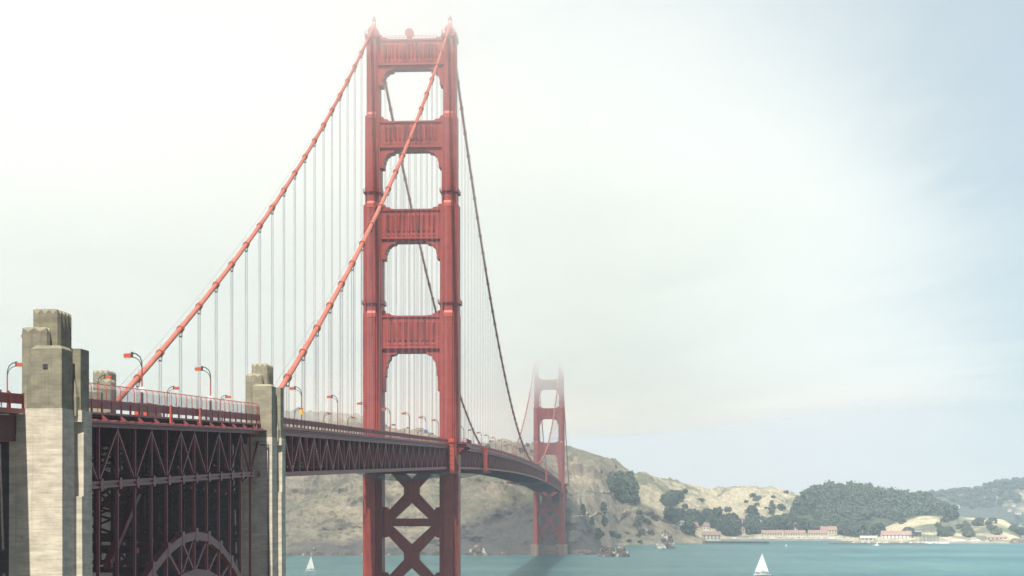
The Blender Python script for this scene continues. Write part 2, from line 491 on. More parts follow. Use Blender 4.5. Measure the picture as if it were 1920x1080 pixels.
m, n, l, b = new_mat('sea_water')
geo = n.new("ShaderNodeNewGeometry")
t1 = noise_tex(n, l, 0.004, 5, 0.6, vec=geo.outputs["Position"], stretch=(1.6, 0.5, 1))
r1 = ramp(n, [(0.36, (0.030, 0.118, 0.138)), (0.64, (0.075, 0.195, 0.182))])
l.new(t1.outputs["Fac"], r1.inputs[0])
t1b = noise_tex(n, l, 0.034, 8, 0.75, vec=geo.outputs["Position"], stretch=(0.28, 1.0, 1))
r1b = ramp(n, [(0.3, (0.66, 0.70, 0.74)), (0.7, (1.30, 1.26, 1.22))])
l.new(t1b.outputs["Fac"], r1b.inputs[0])
c = mix_col(n, l, 1.0, r1.outputs[0], r1b.outputs[0], 'MULTIPLY')
t2 = noise_tex(n, l, 0.09, 5, 0.7, vec=geo.outputs["Position"], stretch=(0.4, 1.0, 1))
r2 = ramp(n, [(0.735, (0, 0, 0)), (0.77, (1, 1, 1))])                     # scattered whitecaps
l.new(t2.outputs["Fac"], r2.inputs[0])
c = mix_col(n, l, r2.outputs[0], c, (0.7, 0.74, 0.72))
l.new(c, b.inputs["Base Color"])
b.inputs["Roughness"].default_value = 0.38; b.inputs["IOR"].default_value = 1.33
b.inputs["Specular IOR Level"].default_value = 0.25
tw = noise_tex(n, l, 0.22, 6, 0.65, vec=geo.outputs["Position"], stretch=(1.4, 0.7, 1))
bp = n.new("ShaderNodeBump"); bp.inputs["Strength"].default_value = 1.0; bp.inputs["Distance"].default_value = 1.3
l.new(tw.outputs["Fac"], bp.inputs["Height"]); l.new(bp.outputs[0], b.inputs["Normal"])
M['water'] = m

# ------------------------------------------------------------------ the setting: water and hills
mb = MB()
mb.quad((-3000, -30000, 0), (40000, -30000, 0), (40000, 30000, 0), (-3000, 30000, 0))
tag(mb.build('water', M['water']), kind='structure')

mb = MB(); mb.box(-2600, -312, -1200, 900, -4, 2.5)
M['soil'] = simple('dark_ground', (.075, .068, .055), .95, .3, .05)
tag(mb.build('ground', M['soil']), kind='structure')


def cat_rom(xs, ys, x):
    if x <= xs[0]: return ys[0]
    if x >= xs[-1]: return ys[-1]
    i = max(k for k in range(len(xs)) if xs[k] <= x); i = min(i, len(xs) - 2)
    t = (x - xs[i]) / (xs[i + 1] - xs[i])

    def sl(k):
        if k == 0 or k == len(xs) - 1: return 0 if len(xs) < 3 else ((ys[1] - ys[0]) / (xs[1] - xs[0]) if k == 0 else (ys[-1] - ys[-2]) / (xs[-1] - xs[-2]))
        a = (ys[k] - ys[k - 1]) / (xs[k] - xs[k - 1]); c = (ys[k + 1] - ys[k]) / (xs[k + 1] - xs[k])
        return 0 if a * c <= 0 else 2 * a * c / (a + c)
    h = xs[i + 1] - xs[i]; m0, m1 = sl(i) * h, sl(i + 1) * h
    return (2 * t**3 - 3 * t**2 + 1) * ys[i] + (t**3 - 2 * t**2 + t) * m0 + (-2 * t**3 + 3 * t**2) * ys[i + 1] + (t**3 - t**2) * m1


def hill(cols, mat, step, rows, amp, seed, ridge_amp=1.0, depth_amp=1.0, back=700):
    """a landform lofted from shore to ridge and down behind; each column = (px, shore depth, [(depth, py) ...])"""
    xs = [c[0] for c in cols]
    k = len(cols[0][2])
    prof = []
    for c in cols:
        base = at(c[0], HOR, c[1]); base.z = -2
        pts = [base] + [at(c[0], py, d) for d, py in c[2]]
        e = at(c[0], HOR, c[2][-1][0] + back); e.z = -4
        pts.append(e); prof.append(pts)
    n = int((xs[-1] - xs[0]) / step) + 1
    mb = MB(); total = rows + rows // 3
    for i in range(n):
        x = xs[0] + (xs[-1] - xs[0]) * i / (n - 1)
        ctl = [Vector((cat_rom(xs, [p[q].x for p in prof], x), cat_rom(xs, [p[q].y for p in prof], x), cat_rom(xs, [p[q].z for p in prof], x))) for q in range(k + 2)]
        ts = [q for q in range(k + 2)]
        for j in range(total + 1):
            t = j / rows * k if j <= rows else k + (j - rows) / (total - rows)
            p = Vector([cat_rom(ts, [c[a] for c in ctl], t) for a in range(3)])
            u = min(1, t / k)
            w = min(1.0, max(0.0, p.z / 12.0)) * min(1.0, .25 + max(0.0, p.z) / 60.0)
            if j > rows * .97: w *= ridge_amp
            q = p / 90.0 + Vector((seed, seed * 1.7, 0))
            nz = noise.fractal(q, 0.9, 2.1, 6)
            rd = 1 - abs(noise.noise(p / 130.0 + Vector((seed, 3, 1)))) * 2
            p.z += (nz * 0.7 + (rd - .4) * 0.45) * amp * w
            if rows > 100: p.z += (noise.fractal(p / 24.0 + Vector((2, 7, seed)), .7, 2.1, 4) + .6 * (1 - 2 * abs(noise.noise(Vector((p.y / 26.0 + p.z / 60.0, p.x / 70.0, seed)))))) * 5.5 * w
            nd = noise.fractal(p / 55.0 + Vector((9, seed, 4)), 0.8, 2.2, 5)
            nd2 = noise.noise(Vector((p.y / 70.0, p.z / 200.0, seed))) * 1.4
            p.x += (nd + nd2) * amp * 1.6 * depth_amp * (0.35 + 0.65 * w)
            mb.v.append(p)
    for i in range(n - 1):
        for j in range(total):
            a = i * (total + 1) + j
            mb.f.append((a, a + total + 1, a + total + 2, a + 1))
    me = bpy.data.meshes.new('hill')
    me.from_pydata([tuple(v) for v in mb.v], [], mb.f)
    me.materials.append(mat)
    for p in me.polygons: p.use_smooth = True
    o = bpy.data.objects.new('hill', me); COL.objects.link(o)
    tag(o, kind='structure')
    return BVHTree.FromPolygons(mb.v, mb.f)


A = [
    (380, 1890, [(1945, 1000), (2025, 940), (2130, 860), (2300, 790)]),
    (540, 1890, [(1945, 1000), (2025, 940), (2130, 860), (2300, 779)]),
    (620, 1892, [(1945, 1000), (2025, 935), (2130, 860), (2300, 775)]),
    (695, 1895, [(1950, 1000), (2030, 935), (2140, 865), (2300, 787)]),
    (735, 1897, [(1950, 1000), (2030, 933), (2140, 872), (2310, 809)]),
    (790, 1900, [(1950, 1000), (2030, 930), (2140, 876), (2320, 812)]),
    (870, 1900, [(1950, 1000), (2035, 930), (2160, 884), (2350, 840)]),
    (950, 1905, [(1955, 1000), (2040, 925), (2200, 884), (2450, 836)]),
    (1010, 1915, [(1955, 1000), (2030, 930), (2250, 892), (2600, 841)]),
    (1060, 1925, [(1955, 1000), (2010, 940), (2300, 900), (2700, 838)]),
    (1085, 1930, [(1960, 1000), (2020, 955), (2300, 915), (2700, 843)]),
    (1108, 1945, [(1975, 1015), (2050, 985), (2300, 925), (2700, 850)]),
    (1130, 1985, [(2020, 1026), (2120, 1005), (2350, 940), (2700, 858)]),
    (1160, 2330, [(2350, 1018), (2410, 1000), (2500, 945), (2720, 874)]),
    (1186, 2360, [(2380, 1015), (2425, 998), (2490, 955), (2640, 900)]),
    (1202, 2375, [(2395, 1014), (2430, 998), (2475, 966), (2540, 944)]),
    (1230, 2390, [(2405, 1014), (2435, 1002), (2470, 978), (2520, 958)]),
    (1260, 2405, [(2418, 1015), (2440, 1007), (2470, 991), (2510, 975)]),
    (1290, 2425, [(2434, 1016), (2450, 1012), (2475, 1005), (2505, 995)]),
    (1315, 2445, [(2452, 1018), (2465, 1016), (2482, 1013), (2500, 1009)]),
    (1335, 2465, [(2468, 1022), (2475, 1022), (2485, 1022), (2495, 1022)]),
]
T = [
    (1130, 2460, [(2540, 990), (2620, 955), (2740, 915), (2880, 885)]),
    (1160, 2460, [(2540, 990), (2620, 955), (2740, 915), (2880, 884)]),
    (1190, 2480, [(2560, 995), (2640, 965), (2760, 925), (2900, 891)]),
    (1250, 2520, [(2600, 1000), (2680, 975), (2820, 940), (3000, 900)]),
    (1300, 2560, [(2640, 1004), (2720, 985), (2880, 948), (3100, 910)]),
    (1340, 2610, [(2670, 1005), (2740, 990), (2900, 962), (3200, 921)]),
    (1355, 2625, [(2680, 1005), (2745, 990), (2905, 955), (3220, 917)]),
    (1372, 2635, [(2690, 1005), (2750, 992), (2910, 948), (3250, 914)]),
    (1400, 2640, [(2700, 1005), (2760, 992), (2920, 945), (3250, 912)]),
    (1425, 2640, [(2700, 1005), (2760, 992), (2920, 952), (3250, 914)]),
    (1450, 2640, [(2700, 1005), (2760, 993), (2920, 948), (3250, 918)]),
    (1490, 2640, [(2700, 1004), (2760, 994), (2920, 962), (3250, 928)]),
    (1560, 2630, [(2700, 1004), (2770, 996), (2960, 975), (3300, 945)]),
    (1620, 2560, [(2660, 1004), (2770, 998), (2980, 985), (3300, 962)]),
    (1700, 2530, [(2630, 1004), (2760, 998), (2980, 985), (3300, 965)]),
    (1850, 2530, [(2620, 1005), (2760, 1002), (2980, 998), (3300, 990)]),
]
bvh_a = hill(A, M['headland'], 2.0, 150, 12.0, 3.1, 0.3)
bvh_t = hill(T, M['tan_hill'], 2.2, 110, 6.5, 8.2, 0.3, 0.6)
Bc = [
    (1462, 2640, [(2720, 1002), (2800, 985), (2880, 972), (2960, 970)]),
    (1490, 2640, [(2720, 1000), (2800, 975), (2880, 960), (2960, 956)]),
    (1512, 2640, [(2720, 1000), (2800, 970), (2880, 945), (2960, 935)]),
    (1550, 2640, [(2720, 999), (2800, 968), (2880, 938), (2960, 926)]),
    (1610, 2640, [(2720, 999), (2800, 970), (2880, 940), (2960, 928)]),
    (1690, 2640, [(2720, 999), (2800, 972), (2880, 948), (2960, 941)]),
    (1730, 2640, [(2720, 999), (2800, 975), (2880, 952), (2960, 944)]),
    (1765, 2650, [(2720, 1000), (2800, 982), (2880, 966), (2960, 962)]),
    (1800, 2650, [(2720, 1003), (2800, 993), (2880, 984), (2960, 984)]),
    (1840, 2660, [(2730, 1007), (2800, 1003), (2880, 998), (2960, 1003)]),
]
bvh_b = hill(Bc, M['wood_floor'], 4.0, 50, 3.0, 5.5, 0.5, 0.6)
Cc = [
    (1640, 2490, [(2530, 1010), (2600, 1004), (2680, 1000), (2760, 996)]),
    (1690, 2490, [(2530, 1010), (2600, 1000), (2680, 988), (2760, 976)]),
    (1730, 2490, [(2530, 1008), (2600, 995), (2680, 980), (2760, 966)]),
    (1780, 2490, [(2530, 1007), (2600, 993), (2680, 979), (2760, 967)]),
    (1830, 2490, [(2530, 1006), (2600, 992), (2680, 980), (2760, 971)]),
    (1875, 2485, [(2530, 1006), (2600, 994), (2680, 983), (2760, 973)]),
    (1900, 2480, [(2530, 1008), (2600, 1000), (2680, 992), (2760, 986)]),
    (1916, 2475, [(2520, 1014), (2600, 1010), (2680, 1006), (2760, 1003)]),
    (1930, 2475, [(2510, 1019), (2560, 1018), (2620, 1017), (2700, 1016)]),
]
bvh_c = hill(Cc, M['point'], 2.5, 60, 2.5, 2.3, 0.5, 0.6)
Dc = [
    (1600, 4200, [(4300, 985), (4400, 970), (4500, 955), (4700, 954)]),
    (1690, 4200, [(4300, 975), (4400, 955), (4500, 940), (4700, 939)]),
    (1760, 4200, [(4300, 970), (4400, 948), (4500, 932), (4700, 932)]),
    (1830, 4200, [(4300, 968), (4400, 945), (4500, 926), (4700, 923)]),
    (1870, 4200, [(4300, 966), (4400, 940), (4500, 918), (4700, 912)]),
    (1920, 4200, [(4300, 965), (4400, 935), (4500, 910), (4700, 905)]),
    (2020, 4200, [(4300, 965), (4400, 935), (4500, 908), (4700, 897)]),
]
bvh_d = hill(Dc, M['far_hill'], 3.0, 50, 7.0, 7.7, 0.5, 0.6)

# ------------------------------------------------------------------ the bridge: towers
WC = 13.7                                                                 # half distance between the cables


def step_plan(cy, st):
    """stepped cross-shaped plan of a tower leg; st = [(half x, half y)] from the widest rib outwards"""
    q = []
    for i, (hx, hy) in enumerate(st):
        if i: q.append((hx, st[i - 1][1]))
        q.append((hx, hy))
    quad1 = []
    for i, (hx, hy) in enumerate(st):
        quad1.append((hx, st[i - 1][1] if i else 0.0)); quad1.append((hx, hy))
    quad1 = quad1[1:]
    pts = [(x, y) for x, y in quad1]
    pts += [(-x, y) for x, y in reversed(quad1)]
    pts += [(-x, -y) for x, y in quad1]
    pts += [(x, -y) for x, y in reversed(quad1)]
    out = []
    for p in pts:
        if not out or (abs(out[-1][0] - p[0]) + abs(out[-1][1] - p[1])) > 1e-5: out.append(p)
    return [(x, y + cy) for x, y in out]


SECT = [
    (12.0, 26.0, [(8.4, 2.0), (7.4, 3.0), (6.0, 4.1)]),
    (26.0, 124.6, [(7.6, 1.45), (6.5, 2.1), (5.4, 2.75), (4.2, 3.4)]),
    (124.6, 163.6, [(7.0, 1.5), (5.9, 2.15), (4.8, 2.75), (3.7, 3.3)]),
    (163.6, 195.3, [(6.4, 1.45), (5.2, 2.1), (4.0, 2.65)]),
    (195.3, 223.0, [(5.7, 1.45), (4.5, 1.9), (3.4, 2.2)]),
]


def haunch(y_in, sgn, z, pts):
    """stepped bracket: pts = [(offset from the leg face, drop below the soffit)]"""
    poly = [(y_in + sgn * 1.2, z)] + [(y_in - sgn * o, z - h) for o, h in pts] + [(y_in + sgn * 1.2, z - pts[-1][1])]
    return poly


def make_tower():
    root = thing('suspension_tower', (0, 0, 0), 'nearer orange red bridge tower, huge and clear in the middle', 'bridge tower', 'art deco towers of the suspension bridge')
    pier = MB()
    for sy in (1, -1):
        k = [(11.5 * math.cos(a) , sy * WC + 7.0 * math.sin(a)) for a in [math.pi / 8 + i * math.pi / 4 for i in range(8)]]
        pier.prism(k, -8, 11.2, [(x * .96, (y - sy * WC) * .96 + sy * WC) for x, y in k], 12.0)
    pier.box(-7.5, 7.5, -WC + 5, WC - 5, -8, 9.5)
    for i in range(9):
        y = -7.6 + i * 1.9
        pier.box(-8.1, -7.5, y - .45, y + .45, -8, 9.0)
        pier.box(7.5, 8.1, y - .45, y + .45, -8, 9.0)
    pier.build('pier', M['pier'], root)
    for sy in (1, -1):
        mb = MB()
        for z0, z1, st in SECT: mb.prism(step_plan(sy * WC, st), z0, z1)
        leg = mb.build('leg', M['tower'], root)
        for (z0, z1, st), (_, _, nx) in zip(SECT[1:], SECT[2:]):           # setback caps, the sunlit look of the ledges put into a brighter paint
            lg = MB()
            lg.prism(step_plan(sy * WC, [(st[0][0] + .12, st[0][1] + .1)]), z1 - 1.3, z1 + .15, [(x * .93, (y - sy * WC) * .93 + sy * WC) for x, y in step_plan(sy * WC, [(st[0][0] + .12, st[0][1] + .1)])], z1 + 1.0)
            lg.build('setback_cap', M['bright'], leg)
        for z, st in ((128.6, SECT[2][2]), (168.2, SECT[3][2])):
            rg = MB()
            o = [(x * 1.0 + math.copysign(.65, x), y + math.copysign(.65, y - sy * WC)) for x, y in step_plan(sy * WC, [(st[0][0], st[0][1]), (st[-1][0], st[-1][1])])]
            rg.prism(o, z - .3, z)
            for k in range(len(o)):
                a, c = Vector((*o[k], z)), Vector((*o[(k + 1) % len(o)], z))
                nn = max(1, int((c - a).length / 1.6))
                for q in range(nn):
                    p = a.lerp(c, q / nn); rg.beam(p, p + Vector((0, 0, 1.1)), .1, .1, (1, 0, 0))
                rg.beam(a + Vector((0, 0, 1.1)), c + Vector((0, 0, 1.1)), .1, .1)
                rg.beam(a + Vector((0, 0, .55)), c + Vector((0, 0, .55)), .07, .07)
            rg.build('walkway_ring', M['truss'], leg)
        sd = MB()                                                          # saddle housing, parapet and finial at the leg top
        y0 = sy * WC
        sd.box(-6.2, 6.2, y0 - 2.5, y0 + 2.5, 223.0, 223.9)
        sd.prism([(-4.4, y0 - 1.5), (4.4, y0 - 1.5), (4.4, y0 + 1.5), (-4.4, y0 + 1.5)], 223.9, 226.2, [(-2.8, y0 - 1.0), (2.8, y0 - 1.0), (2.8, y0 + 1.0), (-2.8, y0 + 1.0)], 227.6)
        for i in range(9):
            x = -6 + i * 1.5
            for yy in (y0 - 2.4, y0 + 2.4): sd.beam((x, yy, 223.9), (x, yy, 225.1), .09, .09, (1, 0, 0))
        for yy in (y0 - 2.4, y0 + 2.4):
            sd.beam((-6.1, yy, 225.1), (6.1, yy, 225.1), .1, .1)
        for xx in (-6.1, 6.1): sd.beam((xx, y0 - 2.4, 225.1), (xx, y0 + 2.4, 225.1), .1, .1)
        for dx in (-.5, .5):
            for dy in (-.5, .5): sd.beam((dx, y0 + dy, 227.5), (dx, y0 + dy, 230.4), .12, .12, (1, 0, 0))
        sd.box(-.8, .8, y0 - .8, y0 + .8, 230.4, 230.55)
        sd.tube([(0, y0, 230.5), (0, y0, 230.8), (0, y0, 231.6), (0, y0, 231.8)], [.3, .42, .42, .2], 8)
        sd.build('saddle_housing', M['tower'], leg)
        pf = MB()                                                          # walkway that goes round the outside of the leg at deck level
        pf.box(-9.8, 9.8, sy * 17.2, sy * 20.4, 78.2, 78.7)
        pf.box(-9.8, -8.6, sy * 13.0, sy * 17.2, 78.2, 78.7); pf.box(8.6, 9.8, sy * 13.0, sy * 17.2, 78.2, 78.7)
        pf.box(-9.9, 9.9, sy * 20.4, sy * 20.6, 77.3, 78.75)
        for x in (-8.8, -3, 3, 8.8):
            pf.slab([(sy * 17.0, 78.2), (sy * 20.3, 78.2), (sy * 20.3, 77.4), (sy * 17.0, 74.4)], x - .2, x + .2)
        for i in range(14):
            x = -9.7 + i * 19.4 / 13
            pf.beam((x, sy * 20.5, 78.7), (x, sy * 20.5, 80.0), .12, .12, (1, 0, 0))
        for z in (79.35, 80.0): pf.beam((-9.8, sy * 20.5, z), (9.8, sy * 20.5, z), .12, .12)
        for i in range(3):
            for xx in (-9.7, 9.7): pf.beam((xx, sy * (17.4 + i * 1.5), 78.7), (xx, sy * (17.4 + i * 1.5), 80.0), .1, .1, (1, 0, 0))
        for xx in (-9.7, 9.7): pf.beam((xx, sy * 17.2, 80.0), (xx, sy * 20.5, 80.0), .12, .12)
        pf.build('walkway_platform', M['truss'], root)
        bx = MB()                                                          # tall bright housing at the truss end
        bx.box(-10.6, -9.0, sy * 13.9 if sy > 0 else -15.9, 15.9 if sy > 0 else -13.9, 69.0, 80.2)
        for z in (70.4, 72.8, 75.2, 77.6): bx.box(-10.75, -10.6, min(sy * 14.1, sy * 15.7), max(sy * 14.1, sy * 15.7), z, z + .25)
        bx.build('truss_end_housing', M['bright'], root)
    # portal struts above the road
    H4 = [(4.7, .0), (4.5, .4), (3.9, .7), (3.7, .7), (2.6, 1.0), (2.4, 2.4), (1.9, 2.6), (1.6, 3.4), (1.35, 3.5), (1.2, 5.1), (.95, 5.2), (.85, 8.3), (.5, 8.5), (.45, 13.7)]
    H3 = [(4.6, .0), (4.4, .5), (3.4, .7), (2.8, .8), (2.5, 1.4), (1.9, 1.6), (1.6, 2.4), (1.3, 2.6), (1.15, 3.8), (.95, 3.9), (.85, 6.1)]
    for (zs, zf, zt, hn, yin, nfl) in ((111.0, 113.0, 123.6, H4, 10.3, 9), (150.4, 152.0, 161.6, H3, 10.4, 10), (183.0, 184.6, 193.0, H3, 11.0, 12), (212.4, 214.0, 222.2, H3, 11.4, 14)):
        mb = MB()
        mb.box(-3.0, 3.0, -yin - .6, yin + .6, zf, zt)
        mb.box(-3.4, 3.4, -yin - .7, yin + .7, zt, zt + .6)
        mb.box(-3.75, 3.75, -yin - .7, yin + .7, zf - .55, zf)
        mb.box(-2.6, 2.6, -yin + .2, yin - .2, zs, zf - .55)
        for s in (1, -1):                                                   # little stepped brackets on top
            mb.slab([(s * (yin + .5), zt + .55), (s * (yin - 4.6), zt + .55), (s * (yin - 4.4), zt + .9), (s * (yin - 2.9), zt + 1.0), (s * (yin - 2.6), zt + 1.5), (s * (yin - 1.0), zt + 1.7), (s * (yin - .7), zt + 2.6), (s * (yin + .5), zt + 2.6)], -1.6, 1.6)
        st = mb.build('portal_strut', M['tower'], root)
        w = (2 * yin - 3.0) / nfl; zb, ztp = zf + 1.4, zt - 1.7
        for s in (-1, 1):                                                   # fluted panels with pointed feet
            fl = MB(); fl.box(min(s * 2.9, s * 3.01), max(s * 2.9, s * 3.01), -yin + 1.3, yin - 1.3, zb - .8, ztp + 1.0)
            for i in range(nfl):
                y = -yin + 1.5 + (i + .5) * w
                a = .40 * w; f0 = s * 3.01; f1 = s * 3.5
                fl.quad((f0, y - a, zb + 1), (f1, y, zb + 1), (f1, y, ztp), (f0, y - a, ztp))
                fl.quad((f1, y, zb + 1), (f0, y + a, zb + 1), (f0, y + a, ztp), (f1, y, ztp))
                fl.tri((f0, y - a, ztp), (f1, y, ztp), (f0, y, ztp + .8)); fl.tri((f1, y, ztp), (f0, y + a, ztp), (f0, y, ztp + .8))
                fl.tri((f0, y - a, zb + 1), (f0, y, zb), (f1, y, zb + 1)); fl.tri((f1, y, zb + 1), (f0, y, zb), (f0, y + a, zb + 1))
                fl.tri((f0, y - a * .9, zb - .55), (f0 + s * .35, y, zb - .55), (f0, y, zb + .15)); fl.tri((f0 + s * .35, y, zb - .55), (f0, y + a * .9, zb - .55), (f0, y, zb + .15))
                fl.tri((f0, y - a * .9, zb - .55), (f0, y + a * .9, zb - .55), (f0 + s * .35, y, zb - .55))
            fl.build('fluted_panel', M['panel'], st)
        for s in (1, -1):
            hb = MB(); hb.slab(haunch(s * (yin - .25), s, zs, hn), -3.2, 3.2)
            hb.build('stepped_haunch', M['tower'], st)
    # crossed bracing under the road
    for zc, lo, hi in ((61.7, True, True), (38.4, True, True), (15.6, False, True)):
        mb = MB()
        if lo: mb.box(-1.9, 1.9, -2.7, 2.7, zc - 4.4, zc + 4.4)
        for s in (1, -1):
            if hi: mb.slab([(s * .0, zc + 4.2), (s * 2.7, zc + 1.2), (s * 10.6, zc + 9.6), (s * 10.6, zc + 12.6), (s * 8.4, zc + 12.0)] if lo else [(s * .0, zc + 1.2), (s * 3.4, zc + 1.2), (s * 10.6, zc + 9.6), (s * 10.6, zc + 12.6), (s * 8.4, zc + 12.0)], -1.6, 1.6)
            if lo: mb.slab([(s * .0, zc - 4.2), (s * 2.7, zc - 1.2), (s * 10.6, zc - 9.6), (s * 10.6, zc - 12.6), (s * 8.4, zc - 12.0)], -1.6, 1.6)
        mb.build('cross_brace', M['tower'], root)
    for z in (50.5, 27.2):
        mb = MB(); mb.box(-1.9, 1.9, -10.4, 10.4, z - 1.4, z + 1.4)
        for s in (1, -1): mb.slab([(s * 10.6, z - 5.6), (s * 10.6, z + 5.6), (s * 8.9, z + 5.3), (s * 7.2, z + 3.2), (s * 7.2, z - 3.2), (s * 8.9, z - 5.3)], -1.75, 1.75)
        mb.build('horizontal_strut', M['tower'], root)
    bc = MB()                                                               # drum beacon on the top strut
    bc.tube([(-.9, .9, 225.7), (.9, .9, 225.7)], 1.55, 20)
    bc.box(-.7, .7, .1, 1.7, 222.7, 224.4)
    bc.build('beacon', M['tower'], root)
    rl = MB()
    for i in range(15):
        y = -9.5 + i * 19 / 14
        rl.beam((-3.4, y, 222.7), (-3.4, y, 223.9), .09, .09, (1, 0, 0))
    for z in (223.3, 223.9): rl.beam((-3.4, -9.6, z), (-3.4, 9.6, z), .09, .09)
    rl.build('top_railing', M['tower'], root)
    return root


tower = make_tower()
north = copy_tree(tower)
north.location = (1280, 0, 0)
tag(north, 'farther bridge tower, small, its top dissolving into fog before the headland')

# ------------------------------------------------------------------ decks


def zb(x):
    """underside of the stiffening truss"""
    if x <= -326: return 61.6 + (x + 326) * 0.032
    if x <= 0: return 61.6 + (x + 326) * (8.0 / 326)
    if x <= 1280: return 69.6 + 6.4 * (1 - ((x - 640) / 640) ** 2)
    return 69.6 - (x - 1280) * 0.0245


def stations(x0, x1, step):
    n = max(1, round((x1 - x0) / step)); return [x0 + (x1 - x0) * i / n for i in range(n + 1)]


def strip(mb, xs, y0, y1, za, zc):
    for a, c in zip(xs, xs[1:]):
        n = len(mb.v)
        for x in (a, c):
            mb.v += [Vector((x, y0, zb(x) + za)), Vector((x, y1, zb(x) + za)), Vector((x, y1, zb(x) + zc)), Vector((x, y0, zb(x) + zc))]
        mb.f += [tuple(n + i for i in q) for q in ((0, 1, 5, 4), (1, 2, 6, 5), (2, 3, 7, 6), (3, 0, 4, 7))]
        if a == xs[0]: mb.f.append((n, n + 3, n + 2, n + 1))
        if c == xs[-1]: mb.f.append((n + 4, n + 5, n + 6, n + 7))


def railing(mb, xs, y, step, w, x0, x1):
    strip(mb, xs, y - .07, y + .07, 10.28, 10.45)
    strip(mb, xs, y - .05, y + .05, 9.42, 9.52)
    k = int((x1 - x0) / step)
    for i in range(k + 1):
        x = x0 + (x1 - x0) * i / k
        mb.beam((x, y, zb(x) + 9.45), (x, y, zb(x) + 10.3), w, .05, (0, 1, 0))
    k = int((x1 - x0) / 3.81)
    for i in range(k + 1):
        x = x0 + (x1 - x0) * i / k
        mb.beam((x, y, zb(x) + 8.85), (x, y, zb(x) + 10.55), .26, .2, (0, 1, 0))


def deck(name, x0, x1, label, cat, bays, truss=True, pick=.3, o=0.0):
    root = thing(name, (x0, 0, zb(x0)), label, cat)
    xs = stations(x0, x1, 15.24)
    mb = MB(); strip(mb, xs, -9.3, 9.3, 8.3, 8.75)
    for s in (1, -1): strip(mb, xs, s * 9.5, s * (13.4 - o), 8.45, 9.0)
    mb.build('roadway', M['asphalt'], root)
    for s in (-1, 1):
        mb = MB(); strip(mb, xs, s * (13.35 - o), s * (14.1 - o), 8.45, 8.95)
        mb.build('walkway_edge', M['truss'], root)
        mb = MB(); railing(mb, xs, s * (13.95 - o), pick, pick * .62, x0, x1)
        mb.build('railing', M['truss'], root)
        if truss:
            mb = MB(); strip(mb, xs, s * 13.2, s * 14.1, 7.3, 8.1); strip(mb, xs, s * 13.0, s * 14.85, 8.1, 8.25)
            mb.build('top_chord', M['truss'], root)
            mb = MB(); strip(mb, xs, s * 13.2, s * 14.1, 0, .85)
            mb.build('bottom_chord', M['truss'], root)
    # cross frames, stringers and lower laterals under the road
    mb = MB()
    fx = stations(x0, x1, 7.62)
    for i, x in enumerate(fx):
        z = zb(x)
        mb.box(x - .15, x + .15, -13.2 + o, 13.2 - o, z + 6.3, z + 8.25)
        if truss:
            mb.box(x - .2, x + .2, -13.2, 13.2, z + .1, z + .8)
            for s in (1, -1):
                mb.beam((x, s * 13.2, z + .6), (x, 0, z + 6.4), .4, .3)
                mb.beam((x, s * 6.6, z + .6), (x, s * 6.6, z + 6.4), .35, .3, (0, 1, 0))
            if i < len(fx) - 1:
                x2 = fx[i + 1]; z2 = zb(x2)
                for s in (1, -1):
                    mb.beam((x, s * 13.2, z + .45), (x2, 0, z2 + .45), .6, .35)
                    mb.beam((x, 0, z + .45), (x2, s * 13.2, z2 + .45), .6, .35)
    for y in (-11, -7.5, -4.5, -1.5, 1.5, 4.5, 7.5, 11): strip(mb, stations(x0, x1, 15.24), y - .15, y + .15, 7.3, 8.25)
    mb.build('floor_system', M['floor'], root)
    # truss bays: two posts and two diagonals, west side first as one lattice where there are very many
    if truss:
        n = bays; L = (x1 - x0) / n
        rest = MB(); made = 0
        for s in (-1, 1):
            for i in range(n):
                a = x0 + i * L; mid = a + L / 2; c = a + L
                mb = MB()
                for x, w in ((a, .62), (mid, .40)):
                    mb.beam((x, s * 13.65, zb(x) + .8), (x, s * 13.65, zb(x) + 7.35), w, .5, (0, 1, 0))
                mb.beam((a, s * 13.65, zb(a) + 7.2), (mid, s * 13.65, zb(mid) + .7), .55, .5, (0, 1, 0))
                mb.beam((mid, s * 13.65, zb(mid) + .7), (c, s * 13.65, zb(c) + 7.2), .55, .5, (0, 1, 0))
                mb.slab([(s * 13.35, zb(mid) + .8), (s * 13.98, zb(mid) + .8), (s * 13.98, zb(mid) + 2.0), (s * 13.35, zb(mid) + 2.0)], mid - .55, mid + .55)
                mb.slab([(s * 13.35, zb(a) + 6.1), (s * 13.98, zb(a) + 6.1), (s * 13.98, zb(a) + 7.35), (s * 13.35, zb(a) + 7.35)], a - .55, a + .55)
                if made < 100:
                    mb.build('truss_bay', M['truss'], root); made += 1
                else: rest.add(mb)
        if rest.v: tag(rest.build('truss_lattice', M['truss'], root), kind='stuff')
    return root


side = deck('side_span', -324, -9.0, 'dark red trussed side span between the farther concrete pylon and the nearer tower', 'bridge deck', 21)
main = deck('main_span', 9.0, 1271.0, 'long arching dark red main span running from the nearer tower to the foggy farther tower', 'bridge deck', 83, pick=.6)
nside = deck('side_span', 1289.0, 1606.0, 'far trussed side span just showing past the foggy farther tower', 'bridge deck', 21, pick=1.2)
appr = deck('approach_viaduct', -560, -438.6, 'dark approach deck end cut by the left picture edge beside the big concrete pylon', 'bridge deck', 7, truss=False, o=1.9)
for s in (1, -1):
    mb = MB(); strip(mb, stations(-560, -438.6, 15), s * 11.0 - .3, s * 11.0 + .3, 5.6, 8.25)
    mb.build('plate_girder', M['floor'], appr)
tt = MB(); strip(tt, [-9.0, 9.0], -9.3, 9.3, 8.3, 8.75); tt.build('roadway', M['asphalt'], side)
tt = MB()
for x in (-6, 0, 6): tt.box(x - .3, x + .3, -9.3, 9.3, 76.2, 77.85)
tt.build('tower_floor_beam', M['floor'], side)

